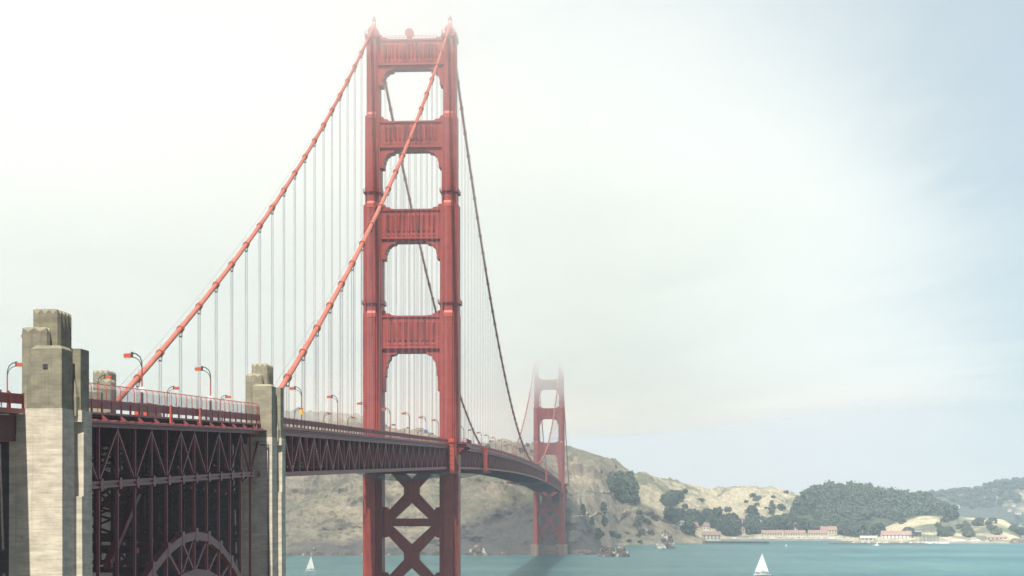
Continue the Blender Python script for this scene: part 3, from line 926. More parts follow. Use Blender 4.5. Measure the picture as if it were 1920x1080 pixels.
# ------------------------------------------------------------------ arch span between the pylons
AX0, AX1 = -433.2, -329.1
arch = thing('arch_span', (AX0, 0, zb(AX0)), 'dark plum steel arch span with tall thin posts between the two concrete pylons', 'bridge span')
xs = stations(AX0, AX1, 7.4)
NP = len(xs)
mb = MB(); strip(mb, xs, -9.3, 9.3, 8.3, 8.75)
for s in (1, -1): strip(mb, xs, s * 9.5, s * 13.4, 8.45, 9.0)
mb.build('roadway', M['asphalt'], arch)


def rib(x, k=0.0085): return 52.8 - k * (x + 374.5) ** 2


def rib2(x): return 47.6 - 0.0078 * (x + 374.5) ** 2


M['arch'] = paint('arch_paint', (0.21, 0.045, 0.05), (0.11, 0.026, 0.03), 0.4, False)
for s in (-1, 1):
    Y = s * 13.65
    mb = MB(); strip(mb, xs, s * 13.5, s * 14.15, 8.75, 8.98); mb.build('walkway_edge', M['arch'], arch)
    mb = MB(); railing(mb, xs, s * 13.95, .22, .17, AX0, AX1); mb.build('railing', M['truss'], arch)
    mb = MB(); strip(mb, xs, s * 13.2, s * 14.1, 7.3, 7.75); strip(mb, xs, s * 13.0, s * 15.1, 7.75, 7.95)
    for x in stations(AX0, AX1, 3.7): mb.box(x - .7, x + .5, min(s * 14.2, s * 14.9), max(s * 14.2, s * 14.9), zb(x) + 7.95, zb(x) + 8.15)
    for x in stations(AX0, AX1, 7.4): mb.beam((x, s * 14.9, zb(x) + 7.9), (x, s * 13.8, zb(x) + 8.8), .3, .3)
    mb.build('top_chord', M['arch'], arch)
    mb = MB(); strip(mb, xs, s * 13.2, s * 14.1, .35, .62); strip(mb, xs, s * 13.2, s * 14.1, .88, 1.15); strip(mb, xs, s * 13.3, s * 13.9, .62, .88)
    for x in xs:
        k = [(x + .75 * math.cos(a), zb(x) + .75 + .75 * math.sin(a)) for a in [i * math.pi / 4 + math.pi / 8 for i in range(8)]]
        n0 = len(mb.v); mb.v += [Vector((p, s * 14.18, q)) for p, q in k] + [Vector((p, s * 13.9, q)) for p, q in k]
        mb.f += [tuple(n0 + i for i in range(8))] + [(n0 + i, n0 + (i + 1) % 8, n0 + 8 + (i + 1) % 8, n0 + 8 + i) for i in range(8)]
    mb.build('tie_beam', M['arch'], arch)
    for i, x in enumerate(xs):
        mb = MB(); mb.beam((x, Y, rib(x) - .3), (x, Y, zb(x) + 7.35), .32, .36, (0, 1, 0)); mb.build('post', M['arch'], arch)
    mid = 8
    for i in range(NP - 1):                                               # W bracing, crossed in the middle bay
        x, x2 = xs[i], xs[i + 1]
        hi = (zb(x) + 7.2, zb(x2) + 1.0); lo = (zb(x) + 1.0, zb(x2) + 7.2)
        if i == mid - 1: use = (hi, lo)
        else: use = ((hi,) if (i < mid - 1) == (i % 2 == (mid - 1) % 2) else (lo,))
        for za, zc in use:
            mb = MB(); mb.beam((x, Y - s * .05 * (za > zc), za), (x2, Y - s * .05 * (za > zc), zc), .28, .3, (0, 1, 0)); mb.build('diagonal', M['arch'], arch)
    mb = MB()
    for a, c in zip(xs, xs[1:]):
        mb.beam((a, Y, rib(a)), (c, Y, rib(c)), .9, 1.15); mb.beam((a, Y, rib2(a)), (c, Y, rib2(c)), .9, 1.0)
    for x in xs:
        mb.beam((x, Y, rib(x)), (x, Y, rib2(x)), .45, .4, (0, 1, 0))
        mb.slab([(Y - .5, rib(x) - .9), (Y + .5, rib(x) - .9), (Y + .5, rib(x) + 1.0), (Y - .5, rib(x) + 1.0)], x - .75, x + .75)
    for i, (a, c) in enumerate(zip(xs, xs[1:])):
        if i == mid - 1 or i == mid: pass
        if i < mid: mb.beam((a, Y, rib(a)), (c, Y, rib2(c)), .4, .36, (0, 1, 0))
        if i >= mid - 1: mb.beam((a, Y, rib2(a)), (c, Y, rib(c)), .4, .32, (0, 1, 0))
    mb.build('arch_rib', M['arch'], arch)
mb = MB()                                                                  # cross frames between the two planes
for i, x in enumerate(xs):
    z = zb(x)
    mb.box(x - .15, x + .15, -13.2, 13.2, z + 5.6, z + 8.25)
    mb.box(x - .2, x + .2, -13.2, 13.2, z + .3, z + 1.0)
    mb.box(x - .2, x + .2, -13.2, 13.2, rib(x) - .4, rib(x) + .3)
    for s in (1, -1):
        mb.beam((x, s * 13.2, z + .8), (x, 0, z + 5.8), .4, .3)
        mb.beam((x, s * 13.2, rib(x)), (x, -s * 13.2, z + .4), .4, .3)
    for y in (-6.5, 0, 6.5): mb.beam((x, y, rib(x)), (x, y, z + 5.7), .4, .4, (0, 1, 0))
for y in (-11, -7.5, -4.5, -1.5, 1.5, 4.5, 7.5, 11): strip(mb, xs, y - .15, y + .15, 7.3, 8.25)
for y in (-6.5, 0, 6.5):
    for a, c in zip(xs, xs[1:]): mb.beam((a, y, zb(a) + .7), (c, y, zb(c) + .7), .4, .4)
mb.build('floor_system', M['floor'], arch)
mb = MB(); mb.beam((-401, -9.5, 49.5), (-366, -5, 62.5), .9, .9); mb.build('access_stair', M['arch'], arch)

# ------------------------------------------------------------------ concrete pylons


def flutes(x0, y0, x1, y1, n, out):
    """zigzag points along one face"""
    pts = []
    d = Vector((x1 - x0, y1 - y0)); nrm = Vector((d.y, -d.x)).normalized()
    for i in range(2 * n):
        p = Vector((x0, y0)) + d * (i / (2 * n)) + nrm * (out if i % 2 else 0)
        pts.append((p.x, p.y))
    return pts


def fluted_block(mb, x0, x1, y0, y1, z0, z1, nx, ny, amp=.2):
    # corners counter-clockwise from above: (x0,y0) (x1,y0) (x1,y1) (x0,y1)
    o = flutes(x0, y0, x1, y0, nx, amp) + flutes(x1, y0, x1, y1, ny, amp) + flutes(x1, y1, x0, y1, nx, amp) + flutes(x0, y1, x0, y0, ny, amp)
    c = ((x0 + x1) / 2, (y0 + y1) / 2)
    k = len(o); n = len(mb.v)
    def inner(p): return (min(max(p[0], x0 + .28), x1 - .28), min(max(p[1], y0 + .28), y1 - .28))
    mb.v += [Vector((x, y, z0)) for x, y in o] + [Vector((x, y, z1 - (.55 if i % 2 else .12))) for i, (x, y) in enumerate(o)] + [Vector((*inner(p), z1)) for p in o]
    for i in range(k):
        j = (i + 1) % k
        mb.f.append((n + i, n + j, n + k + j, n + k + i)); mb.f.append((n + k + i, n + k + j, n + 2 * k + j, n + 2 * k + i))
    mb.f.append(tuple(n + 2 * k + i for i in range(k)))


def pylon(X, ledge, ctop, btop, atop, dtop, label, wall, side_y=-1):
    """X = south face; the east shaft is the one facing the camera; mirrored for the west"""
    root = thing('concrete_pylon', (X, side_y * 14.0, 0), label, 'pylon', 'concrete pylons beside the arch')
    S = -side_y; CO = M['concrete_mid' if X < -400 else 'concrete_old']

    def mir(mb):
        for v in mb.v:
            v.x += X
            if S < 0: v.y = -v.y
        return mb
    mb = MB()
    slot = ledge - 1.2
    full = [(0, -16.05), (3.9, -16.05), (4.1, -16.8), (7.6, -16.8), (7.6, -10.5), (0, -10.5)]
    cut = [(0, -16.05), (3.9, -16.05), (3.9, -15.6), (4.6, -15.6), (4.7, -16.8), (7.6, -16.8), (7.6, -10.5), (0, -10.5)]
    b = [(x + (-.25 if x == 0 else 0), y - .2) for x, y in full]
    # battered lower shaft
    n = len(mb.v); k = len(full)
    mb.prism(full, ledge - 9, ledge - 9.001)
    mb.v = [Vector((x * 1.0 + (-.6 if x == 0 else 0), y - .35 if y < -12 else y, -6)) for x, y in full] + [Vector((x, y, ledge - 9)) for x, y in full]
    mb.prism(cut, ledge - 9, slot); mb.prism(full, slot, ledge)
    mir(mb).build('lower_shaft', M['concrete'], root)
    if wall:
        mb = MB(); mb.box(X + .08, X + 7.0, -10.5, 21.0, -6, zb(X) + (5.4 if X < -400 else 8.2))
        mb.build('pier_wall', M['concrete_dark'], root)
    mb = MB()
    cpl = [(.12, -15.95), (3.6, -15.95), (3.6, -12.75), (.12, -12.75)]
    mb.prism(cpl, ledge, ctop - .25, [(.7, -15.6), (3.3, -15.6), (3.3, -13.1), (.7, -13.1)], ctop + .1)
    mb.prism([(.15, -12.75), (3.6, -12.75), (3.6, -12.1), (.7, -12.1)], ledge, ledge + 3.4)
    mir(mb).build('front_block', CO, root)
    mb = MB(); dpl = [(4.3, -16.6), (7.2, -16.6), (7.2, -12.9), (3.6, -12.9), (3.6, -15.7), (4.3, -15.75)]
    mb.prism(dpl, ledge, dtop)
    mb.prism([(3.62, -16.35), (4.28, -16.5), (4.28, -15.8), (3.62, -15.9)], ledge - .6, ledge + 1.4, [(4.0, -16.1), (4.28, -16.1), (4.28, -15.9), (4.0, -15.95)], ledge + 3.2)
    mir(mb).build('back_block', CO, root)
    mb = MB(); fluted_block(mb, 1.3, 3.9, -14.0, -11.45, ledge - 3.5, btop, 3, 2)
    mir(mb).build('low_fluted_block', CO, root)
    mb = MB(); fluted_block(mb, 2.4, 7.0, -14.75, -12.2, ledge, atop, 4, 3)
    mir(mb).build('tall_fluted_block', CO, root)
    if side_y < 0 and X < -400:
        mb = MB(); mb.box(X + .05, X + .16, -14.5, -14.0, 71.1, 71.55); mb.build('vent', M['dark'], root)
    if X > -400 and side_y < 0:                                            # dark bars off the lower face, drawn as the line of a frame's shadow
        mb = MB(); zz = ledge - 1.3
        mb.beam((X - .35, -14.0, zz), (X - .35, -15.5, zz), .16, .16); mb.beam((X - .35, -15.5, zz), (X - .35, -15.5, zz - 42), .16, .16, (1, 0, 0))
        mb.build('shadow_bars', M['dark'], root)
    return root


pylon(-438.3, 67.0, 73.4, 75.5, 77.5, 73.5, 'big weathered concrete pylon at the left picture edge, pale below and olive above', True)
pylon(-330.6, 68.2, 76.9, 78.8, 80.6, 76.7, 'slimmer concrete pylon in the sun where the nearer cable comes down', True)
pylon(-330.6, 68.2, 76.0, 78.0, 79.6, 76.0, 'concrete pylon top peeking over the fence just right of the big left pylon', False, 1)

# ------------------------------------------------------------------ mesh fence on the arch walkway
fence = thing('walkway_fence', (AX0, -13.95, zb(AX0) + 10.4), 'tall grey wire mesh fence above the dark railing of the arch walkway', 'fence')
fx = [x for x in stations(AX0, AX1 - 1, 2.85)]
skip = []
pst = None
for i, x in enumerate(fx):
    z = zb(x)
    if pst is None:
        mb = MB(); mb.tube([(x, -13.95, z + 10.4), (x, -13.95, z + 11.75), (x, -13.86, z + 12.05), (x, -13.6, z + 12.25), (x, -13.2, z + 12.3)], .055, 6)
        pst = mb.build('post', M['bright'], fence)
    else: inst(pst, fence, (x - fx[0], 0, z - zb(fx[0])))
for a, c in zip(fx, fx[1:]):
    mb = MB(); za, zc = zb(a), zb(c)
    mb.quad((a, -13.95, za + 10.45), (c, -13.95, zc + 10.45), (c, -13.95, zc + 11.75), (a, -13.95, za + 11.75))
    mb.quad((a, -13.95, za + 11.75), (c, -13.95, zc + 11.75), (c, -13.6, zc + 12.25), (a, -13.6, za + 12.25))
    mb.build('mesh_panel', M['wire'], fence)
mb = MB()
for a, c in zip(fx, fx[1:]): mb.tube([(a, -13.6, zb(a) + 12.26), (c, -13.6, zb(c) + 12.26)], .05, 5)
mb.build('top_rail', M['bright'], fence)
for px, lab in ((322, 'white and red framed gate in the walkway fence, farther left of two'), (377, 'white and red framed gate in the walkway fence, nearer the sunlit pylon')):
    d = 58.6 * F / (1157 - px); p = at(px, 700, d); x = p.x; z = zb(x)
    g = thing('fence_gate', (x, -14.2, z + 8.9), lab, 'gate', 'gates in the walkway fence')
    mb = MB()
    for dx in (-.45, .45): mb.beam((x + dx, -14.25, z + 8.0), (x + dx, -14.25, z + 10.6), .16, .16, (1, 0, 0))
    for k in range(6): mb.beam((x - .45, -14.25, z + 8.2 + k * .45), (x + .45, -14.25, z + 8.2 + k * .45), .09, .09)
    mb.build('ladder', M['bright'], g)
    mb = MB(); mb.box(x - .5, x + .3, -14.25, -14.15, z + 10.6, z + 12.3); mb.build('panel', M['wire'], g)
    mb = MB(); mb.box(x - .45, x - .15, -14.3, -14.26, z + 9.0, z + 12.3); mb.build('white_strip', M['white'], g)

# ------------------------------------------------------------------ main cables with their suspender ropes


def cable_z(x):
    if x < 0:
        t = -x / 326.0; return 228.6 + (72.0 - 228.6) * t - 36 * t * (1 - t)
    if x <= 1280: return 86.6 + 142.0 * ((x - 640) / 640) ** 2
    t = (x - 1280) / 326.0; return 228.6 + (72.0 - 228.6) * t - 36 * t * (1 - t)


for sy, lab in ((-1, 'pale orange main cable running down to the top of the sunlit pylon'), (1, 'orange main cable over the farther tower legs, running down behind the mesh fence')):
    root = thing('main_cable', (0, sy * WC, 228.6), lab, 'cable', 'main cables of the suspension bridge')
    mb = MB(); xs = [-326 + i * (326 / 24) for i in range(25)] + [i * 15.24 * 84 / 84 for i in range(1, 84)] + [1280 + i * (326 / 24) for i in range(25)]
    mb.tube([(x, sy * WC, cable_z(x)) for x in xs], .50, 10)
    mb.build('cable', M['cable'], root, True)
    hand = MB()
    for dy in (-.55, .55): hand.tube([(x, sy * WC + dy, cable_z(x) + 1.45) for x in xs], .03, 3)
    hand.build('hand_rope', M['rope'], root)
    loc = [-15.24 * k for k in range(1, 21)] + [15.24 * k for k in range(1, 84)] + [1280 + 15.24 * k for k in range(1, 21)]
    # the nearest hundred are parts of their own, the farthest ones one mesh
    loc.sort()
    rest = MB()
    for i, x in enumerate(loc):
        z1 = cable_z(x); z0 = zb(x) + 8.6
        e = .5; sl = (cable_z(x + e) - cable_z(x - e)) / (2 * e)
        tdir = Vector((1, 0, sl)).normalized()
        mb = MB()
        zt = max(z0 + .4, z1 - 1.6)
        for dx in (-.28, .28):
            for dy in (-.2, .2): mb.beam((x + dx, sy * WC + dy, z0), (x + dx, sy * WC + dy, zt), .042, .042, (1, 0, 0))
            mb.beam((x + dx, sy * WC - .2, zt), (x + dx * 1.5, sy * WC - .35, z1), .08, .08, (1, 0, 0)); mb.beam((x + dx, sy * WC + .2, zt), (x + dx * 1.5, sy * WC + .35, z1), .08, .08, (1, 0, 0))
        mb.beam((x - .45, sy * WC, zt), (x + .45, sy * WC, zt), .5, .18)
        bd = MB(); c = Vector((x, sy * WC, z1))
        bd.tube([c - tdir * .5, c + tdir * .5], .76, 10)
        bd.tube([c + tdir * .42 + Vector((0, 0, .55)), c + tdir * .42 + Vector((0, 0, 1.5))], .04, 4)
        bd.beam(c + Vector((0, 0, -.9)), c + Vector((0, 0, -.5)), .5, .5, (1, 0, 0))
        if i < 100:
            s = mb.build('suspender', M['rope'], root); bd.build('cable_band', M['cable'], s)
        else:
            rest.add(mb); rest.add(bd)
    tag(rest.build('suspender', M['rope'], root), kind='stuff')

# ------------------------------------------------------------------ street lamps, signs, travellers, trucks, people on the bridge
lamp0 = thing('street_lamp', (0, 0, 0), 'lamp', 'street lamp')
mb = MB(); mb.tube([(0, 0, 0), (0, 0, 1.2), (0, 0, 1.25), (0, 0, 6.4)], [.15, .14, .11, .09], 8); mb.build('pole', M['tower'], lamp0)
mb = MB()
mb.tube([(0, 0, 6.2), (0, .02, 7.1), (0, .25, 7.75), (0, .75, 8.15), (0, 1.3, 8.28)], .075, 6)
mb.tube([(0, .02, 6.4), (0, .18, 7.0), (0, .45, 7.4), (0, .85, 7.65), (0, 1.3, 7.75)], .055, 6)
mb.box(-.1, .1, 1.15, 1.4, 7.68, 8.38); mb.build('arm', M['dark'], lamp0)
mb = MB(); mb.slab([(1.4, 7.75), (2.3, 7.72), (2.35, 7.95), (2.25, 8.18), (1.4, 8.22)], -.22, .22)
hd = mb.build('lamp_head', M['bright'], lamp0)
mb = MB(); mb.box(-.18, .18, 1.5, 2.25, 7.60, 7.74); mb.build('lens', M['lens'], hd)

GW = 'lamp posts along the bridge'
lamps = []
east = [(218, 'white plated lamp post behind the mesh fence, left of two between the pylons', 'w'),
        (255, 'white plated lamp post behind the mesh fence, right of two between the pylons', 'w'),
        (291, 'lamp whose red head sticks out from behind the sunlit right pylon', None),
        (329, 'lamp post with a yellow sign, first one right of the sunlit pylon', 'y'),
        (372, 'tall plain lamp post standing second to the right of the sunlit pylon', None),
        (415, 'lamp post standing in front of the left leg of the nearer tower', None),
        (459, 'tallest lamp post seen through the nearer tower, close beside its left leg', None),
        (502, 'lamp post seen in the middle of the nearer tower opening', None),
        (546, 'lamp post with a blue and a yellow sign inside the nearer tower opening', 'b'),
        (584, 'lamp post just left of the right leg of the nearer tower', None),
        (180.5, 'lamp whose red head sticks out left of the big left pylon', None)]
west = [(241, 'curved lamp post top left of the big left pylon', None),
        (283, 'small low lamp head over the fence close beside the big left pylon', None),
        (327, 'small low lamp head over the fence near the left fence gate', None),
        (371, 'small low lamp head over the fence just left of the sunlit pylon', None),
        (457, 'small opposite-side lamp just right of the sunlit pylon, beside the yellow sign', None),
        (503, 'small opposite-side lamp facing right, left of the tower and near the taller plain lamp', None),
        (548, 'small opposite-side lamp right next to the left leg of the nearer tower', None)]


def lamp(x, sy, label, plate, group=GW):
    o = copy_tree(lamp0)
    o.location = (x, sy * 12.6, zb(x) + 8.75); o.rotation_euler = (0, 0, 0 if sy < 0 else math.pi)
    tag(o, label, 'street lamp', group)
    if plate:
        mb = MB()
        if plate == 'w': mb.box(-.22, -.16, -.36, .36, 3.3, 3.95); mm = M['white']
        elif plate == 'y': mb.box(-.22, -.16, -.34, .34, 2.9, 3.9); mm = M['yellow_sign']
        else: mb.box(-.22, -.16, -.55, .55, 2.9, 4.0); mm = M['blue_sign']
        s = MB(); s.v = mb.v; s.f = mb.f
        q = bpy.data.objects.new('sign_plate', s.mesh('sign_plate', mm)); COL.objects.link(q); q.parent = o
        if plate == 'b':
            s = MB(); s.box(-.22, -.16, -.4, .4, 2.0, 2.75)
            q = bpy.data.objects.new('sign_plate', s.mesh('sign_plate', M['yellow_sign'])); COL.objects.link(q); q.parent = o
        if plate == 'w':
            s = MB(); s.tube([(0, 0, 0), (0, 0, 3.2)], .185, 8)
            q = bpy.data.objects.new('pole_sleeve', s.mesh('pole_sleeve', M['dark'])); COL.objects.link(q); q.parent = o


for d, lab, pl in east: lamp(CX + d - 3.5, -1, lab, pl)
for d, lab, pl in west: lamp(CX + d - 5, 1, lab, pl)
for k in range(27):
    x = 22 + k * 45.72
    lamp(x, -1, 'small lamp post in the dwindling near-side row on the curved main span', None, 'lamp posts on the near side of the main span')
    lamp(x + 12, 1, 'tiny lamp post in the far-side row on the curved main span', None, 'lamp posts on the far side of the main span')
for ch in list(lamp0.children_recursive): bpy.data.objects.remove(ch)
bpy.data.objects.remove(lamp0)


def traveller(x, lab):
    z = zb(x)
    root = thing('maintenance_traveller', (x, 0, z - 1.6), lab, 'scaffold', 'maintenance travellers slung under the deck')
    mb = MB()
    for dx in (-2, 2): mb.box(x + dx - .2, x + dx + .2, -17.5, 17.5, z - 1.6, z - .5)
    for i in range(13): mb.box(x - 1.8, x + 1.8, -17.4 + i * 2.9 - .12, -17.4 + i * 2.9 + .12, z - 1.4, z - .8)
    mb.build('platform', M['truss'], root)
    for s in (-1, 1):
        mb = MB(); mb.box(x - 1.3, x + 1.3, s * 14.6 if s > 0 else -16.3, 16.3 if s > 0 else -14.6, z - 1.6, z + 9.3)
        mb.box(x - 1.7, x + 1.7, min(s * 14.2, s * 16.7), max(s * 14.2, s * 16.7), z + 9.3, z + 9.7)
        for q in range(6): mb.box(x - 1.42, x - 1.3, min(s * 14.8, s * 16.1), max(s * 14.8, s * 16.1), z + q * 1.6, z + q * 1.6 + .25)
        mb.build('side_frame', M['bright'], root)
    mb = MB()                                                               # safety net hung below
    nx, ny = 10, 14
    for i in range(nx + 1):
        for j in range(ny + 1):
            u, v = i / nx, j / ny
            mb.v.append(Vector((x - 24 + 22 * u, -17 + 34 * v, zb(x - 24 + 22 * u) - .6 - 3.4 * math.sin(math.pi * v) ** .6 * (0.35 + .65 * math.sin(math.pi * u) ** .7))))
    for i in range(nx):
        for j in range(ny):
            a = i * (ny + 1) + j; mb.f.append((a, a + ny + 1, a + ny + 2, a + 1))
    mb.build('safety_net', M['net'], root, True)


traveller(-12.5, 'scaffold under the deck at the nearer tower, with a grey net sagging between the legs')
traveller(143, 'scaffold with bright red upright frame on the deck just right of the nearer tower')
traveller(812, 'distant scaffold frame on the main span close to the farther tower')


def truck(x, y, lab, col):
    z = zb(x) + 8.76
    root = thing('truck', (x, y, z), lab, 'truck')
    mb = MB(); mb.box(x - 4.2, x + 2.2, y - 1.25, y + 1.25, z + 1.1, z + 3.9); mb.box(x - 4.3, x + 4.4, y - .5, y + .5, z + .7, z + 1.1); mb.build('cargo_box', col, root)
    mb = MB(); mb.slab([(y - 1.2, z + .7), (y + 1.2, z + .7), (y + 1.2, z + 2.3), (y + 1.0, z + 3.0), (y - 1.0, z + 3.0), (y - 1.2, z + 2.3)], x + 2.4, x + 4.4); mb.build('cab', M['bright'], root)
    mb = MB(); mb.box(x + 4.41, x + 4.45, y - 1.0, y + 1.0, z + 1.9, z + 2.7); mb.build('windscreen', M['window'], root)
    for dx in (-3, -1.8, 3.4):
        for s in (-1, 1):
            mb = MB(); mb.tube([(x + dx, y + s * .85, z + .5), (x + dx, y + s * 1.2, z + .5)], .5, 14); mb.build('wheel', M['dark'], root)


truck(-318, 8.2, 'truck roof just showing over the dark railing beside the big left pylon', M['bright'])
truck(420, -6.0, 'white box truck on the main span, left of the cable low point', M['white'])
truck(668, -6.0, 'white box truck on the main span at the low point of the nearer cable', M['white'])


def person(x, y, face, cloth, legs, lab, lean=0.0):
    """standing pedestrian 1.72 m tall, one skinned surface"""
    z = zb(x) + 9.0
    root = thing('person', (x, y, z), lab, 'person', None, face)
    ns = [((0, 0, .95), .15), ((0, 0, 1.15), .135), ((0, 0, 1.36), .165), ((.01, 0, 1.47), .075), ((.02, 0, 1.55), .085), ((.02, 0, 1.64), .105), ((.02, 0, 1.71), .075),
          ((0, .09, .88), .105), ((.03, .10, .48), .07), ((0, .10, .10), .05), ((.14, .11, .04), .045),
          ((0, -.09, .88), .105), ((-.04, -.10, .48), .07), ((-.10, -.10, .10), .05), ((.04, -.11, .04), .045),
          ((0, .20, 1.40), .065), ((-.03, .26, 1.12), .048), ((.08, .25, .88), .036), ((.12, .25, .80), .03),
          ((0, -.20, 1.40), .065), ((.02, -.26, 1.12), .048), ((.16, -.24, .92), .036), ((.21, -.23, .85), .03), ((.13, 0, 1.62), .02)]
    ed = [(0, 1), (1, 2), (2, 3), (3, 4), (4, 5), (5, 6), (0, 7), (7, 8), (8, 9), (9, 10), (0, 11), (11, 12), (12, 13), (13, 14), (2, 15), (15, 16), (16, 17), (17, 18), (2, 19), (19, 20), (20, 21), (21, 22), (5, 23)]
    me = bpy.data.meshes.new('body'); me.from_pydata([p for p, _ in ns], ed, [])
    o = bpy.data.objects.new('body', me); COL.objects.link(o); o.parent = root
    sk = o.modifiers.new('skin', 'SKIN')
    for v, (_, r) in zip(me.skin_vertices[0].data, ns): v.radius = (r, r)
    me.skin_vertices[0].data[0].use_root = True
    o.modifiers.new('sub', 'SUBSURF').levels = 1
    m, n, l, b = new_mat('clothed_body')
    tc = n.new("ShaderNodeTexCoord"); sp = n.new("ShaderNodeSeparateXYZ"); l.new(tc.outputs["Object"], sp.inputs[0])
    dv = n.new("ShaderNodeMath"); dv.operation = 'MULTIPLY'; dv.inputs[1].default_value = .5; l.new(sp.outputs["Z"], dv.inputs[0])
    r = ramp(n, [(0, (.03, .03, .03)), (.05, legs), (.47, cloth), (.745, (.52, .34, .25))]); r.color_ramp.interpolation = 'CONSTANT'
    l.new(dv.outputs[0], r.inputs[0]); l.new(r.outputs[0], b.inputs["Base Color"]); b.inputs["Roughness"].default_value = .85
    me.materials.append(m)
    hb = MB()
    for i in range(7):
        a = i / 6 * math.pi * .5
    hb.tube([(-.04, 0, 1.56), (-.03, 0, 1.64), (0, 0, 1.71), (.01, 0, 1.76)], [.085, .115, .115, .05], 10)
    h = bpy.data.objects.new('hair', hb.mesh('hair', M['bark'], smooth=True)); COL.objects.link(h); h.parent = root


person(-350, -12.2, -1.4, (.05, .06, .09), (.04, .05, .1), 'person in a dark top behind the mesh fence, left of the sunlit pylon')
for i, (x, fc, c, lab) in enumerate(((-441.0, .2, (.08, .09, .13), 'walker in dark clothes behind the approach railing, closest to the big left pylon'), (-443.2, .1, (.5, .5, .48), 'walker in a pale top, middle one of three behind the approach railing'), (-444.6, 3.0, (.35, .1, .08), 'walker in a reddish top, leftmost behind the approach railing'))):
    person(x, -11.4, fc, c, (.05, .06, .12), lab)

# ------------------------------------------------------------------ rocks


def rock(name, c, rx, ry, h, mat, lab, seed, peak=1.6, dx=0.0):
    mb = MB(); nu, nv = 26, 13
    for j in range(nv + 1):
        t = j / nv
        rr = (1 - t) ** (1 / peak) if peak < 3 else (1 - t ** peak) ** .5
        for i in range(nu):
            a = 2 * math.pi * i / nu
            p = Vector((math.cos(a) * rx * rr, math.sin(a) * ry * rr + dx * t * ry, h * t - 1.5 * (1 - t)))
            q = p / (h * .35) + Vector((seed, seed, 0))
            p += Vector((math.cos(a), math.sin(a), .5)) * noise.fractal(q, .8, 2.2, 5) * h * .22
            mb.v.append(Vector(c) + p)
    for j in range(nv):
        for i in range(nu):
            a, b2 = j * nu + i, j * nu + (i + 1) % nu
            mb.f.append((a, b2, b2 + nu, a + nu))
    mb.f.append(tuple(nv * nu + i for i in range(nu)))
    o = mb.build(name, mat)
    off = Vector((c[0], c[1], 0))
    for v in o.data.vertices: v.co -= off
    o.location = off
    return tag(o, lab, 'rock')


SHORE_ROCKS = True


def sea(px, d):
    p = at(px, HOR, d); return (p.x, p.y, 0)


rock('sea_rock', sea(1248, 2195), 12, 13.5, 24, M['rock_white'], 'pointed white stained sea rock standing in the water before the beach', 1.3, 1.25, .05)
rock('sea_rock', sea(1140, 1850), 10, 11, 13, M['rock'], 'brown rock islet at the tip of the dark headland spur', 4.1, 2.4)
rock('sea_rock', sea(1164, 1842), 8, 9.5, 11, M['rock_white'], 'low rock with white patches at the outer end of the headland spur', 2.7, 2.4)
rock('sea_rock', sea(895, 1897), 10, 10, 12, M['rock_white'], 'white stained rock at the cliff foot between the two towers', 6.2, 2.0)
rock('sea_rock', sea(588, 1890), 5, 5, 9, M['rock_white'], 'small white stained rock at the cliff foot above the distant small sailing boat', 3.9, 1.6)
rock('sea_rock', sea(660, 1893), 5, 7, 5, M['rock'], 'low brown rock at the cliff foot left of the nearer tower leg', 5.2, 2.2)
rock('sea_rock', sea(1095, 1925), 8, 16, 6, M['rock'], 'low dark rock shelf beside the pier of the farther tower', 8.8, 2.4)
rock('sea_rock', sea(1905, 2480), 14, 11, 7, M['rock'], 'dark low rock at the right end of the far shore', 9.3, 2.6)

base = None
for k in range(34):
    px = R.uniform(545, 1125); d = 1890 + max(0, px - 1000) * .35 + R.uniform(-6, 6)
    if 985 < px < 1078: continue
    lab = 'dark boulder at the water line along the foot of the headland cliff'
    if base is None:
        base = rock('boulder', sea(px, d), 5, 6, 4.5, M['rock'], lab, 12.3, 2.3); o = base
    else:
        o = base.copy(); COL.objects.link(o); o.location = sea(px, d)
    o.rotation_euler = (0, 0, R.uniform(0, 6.28)); o.scale = (R.uniform(.5, 1.3), R.uniform(.6, 1.6), R.uniform(.5, 1.2))
    tag(o, lab, 'boulder', 'boulders along the headland foot')

# ------------------------------------------------------------------ boats


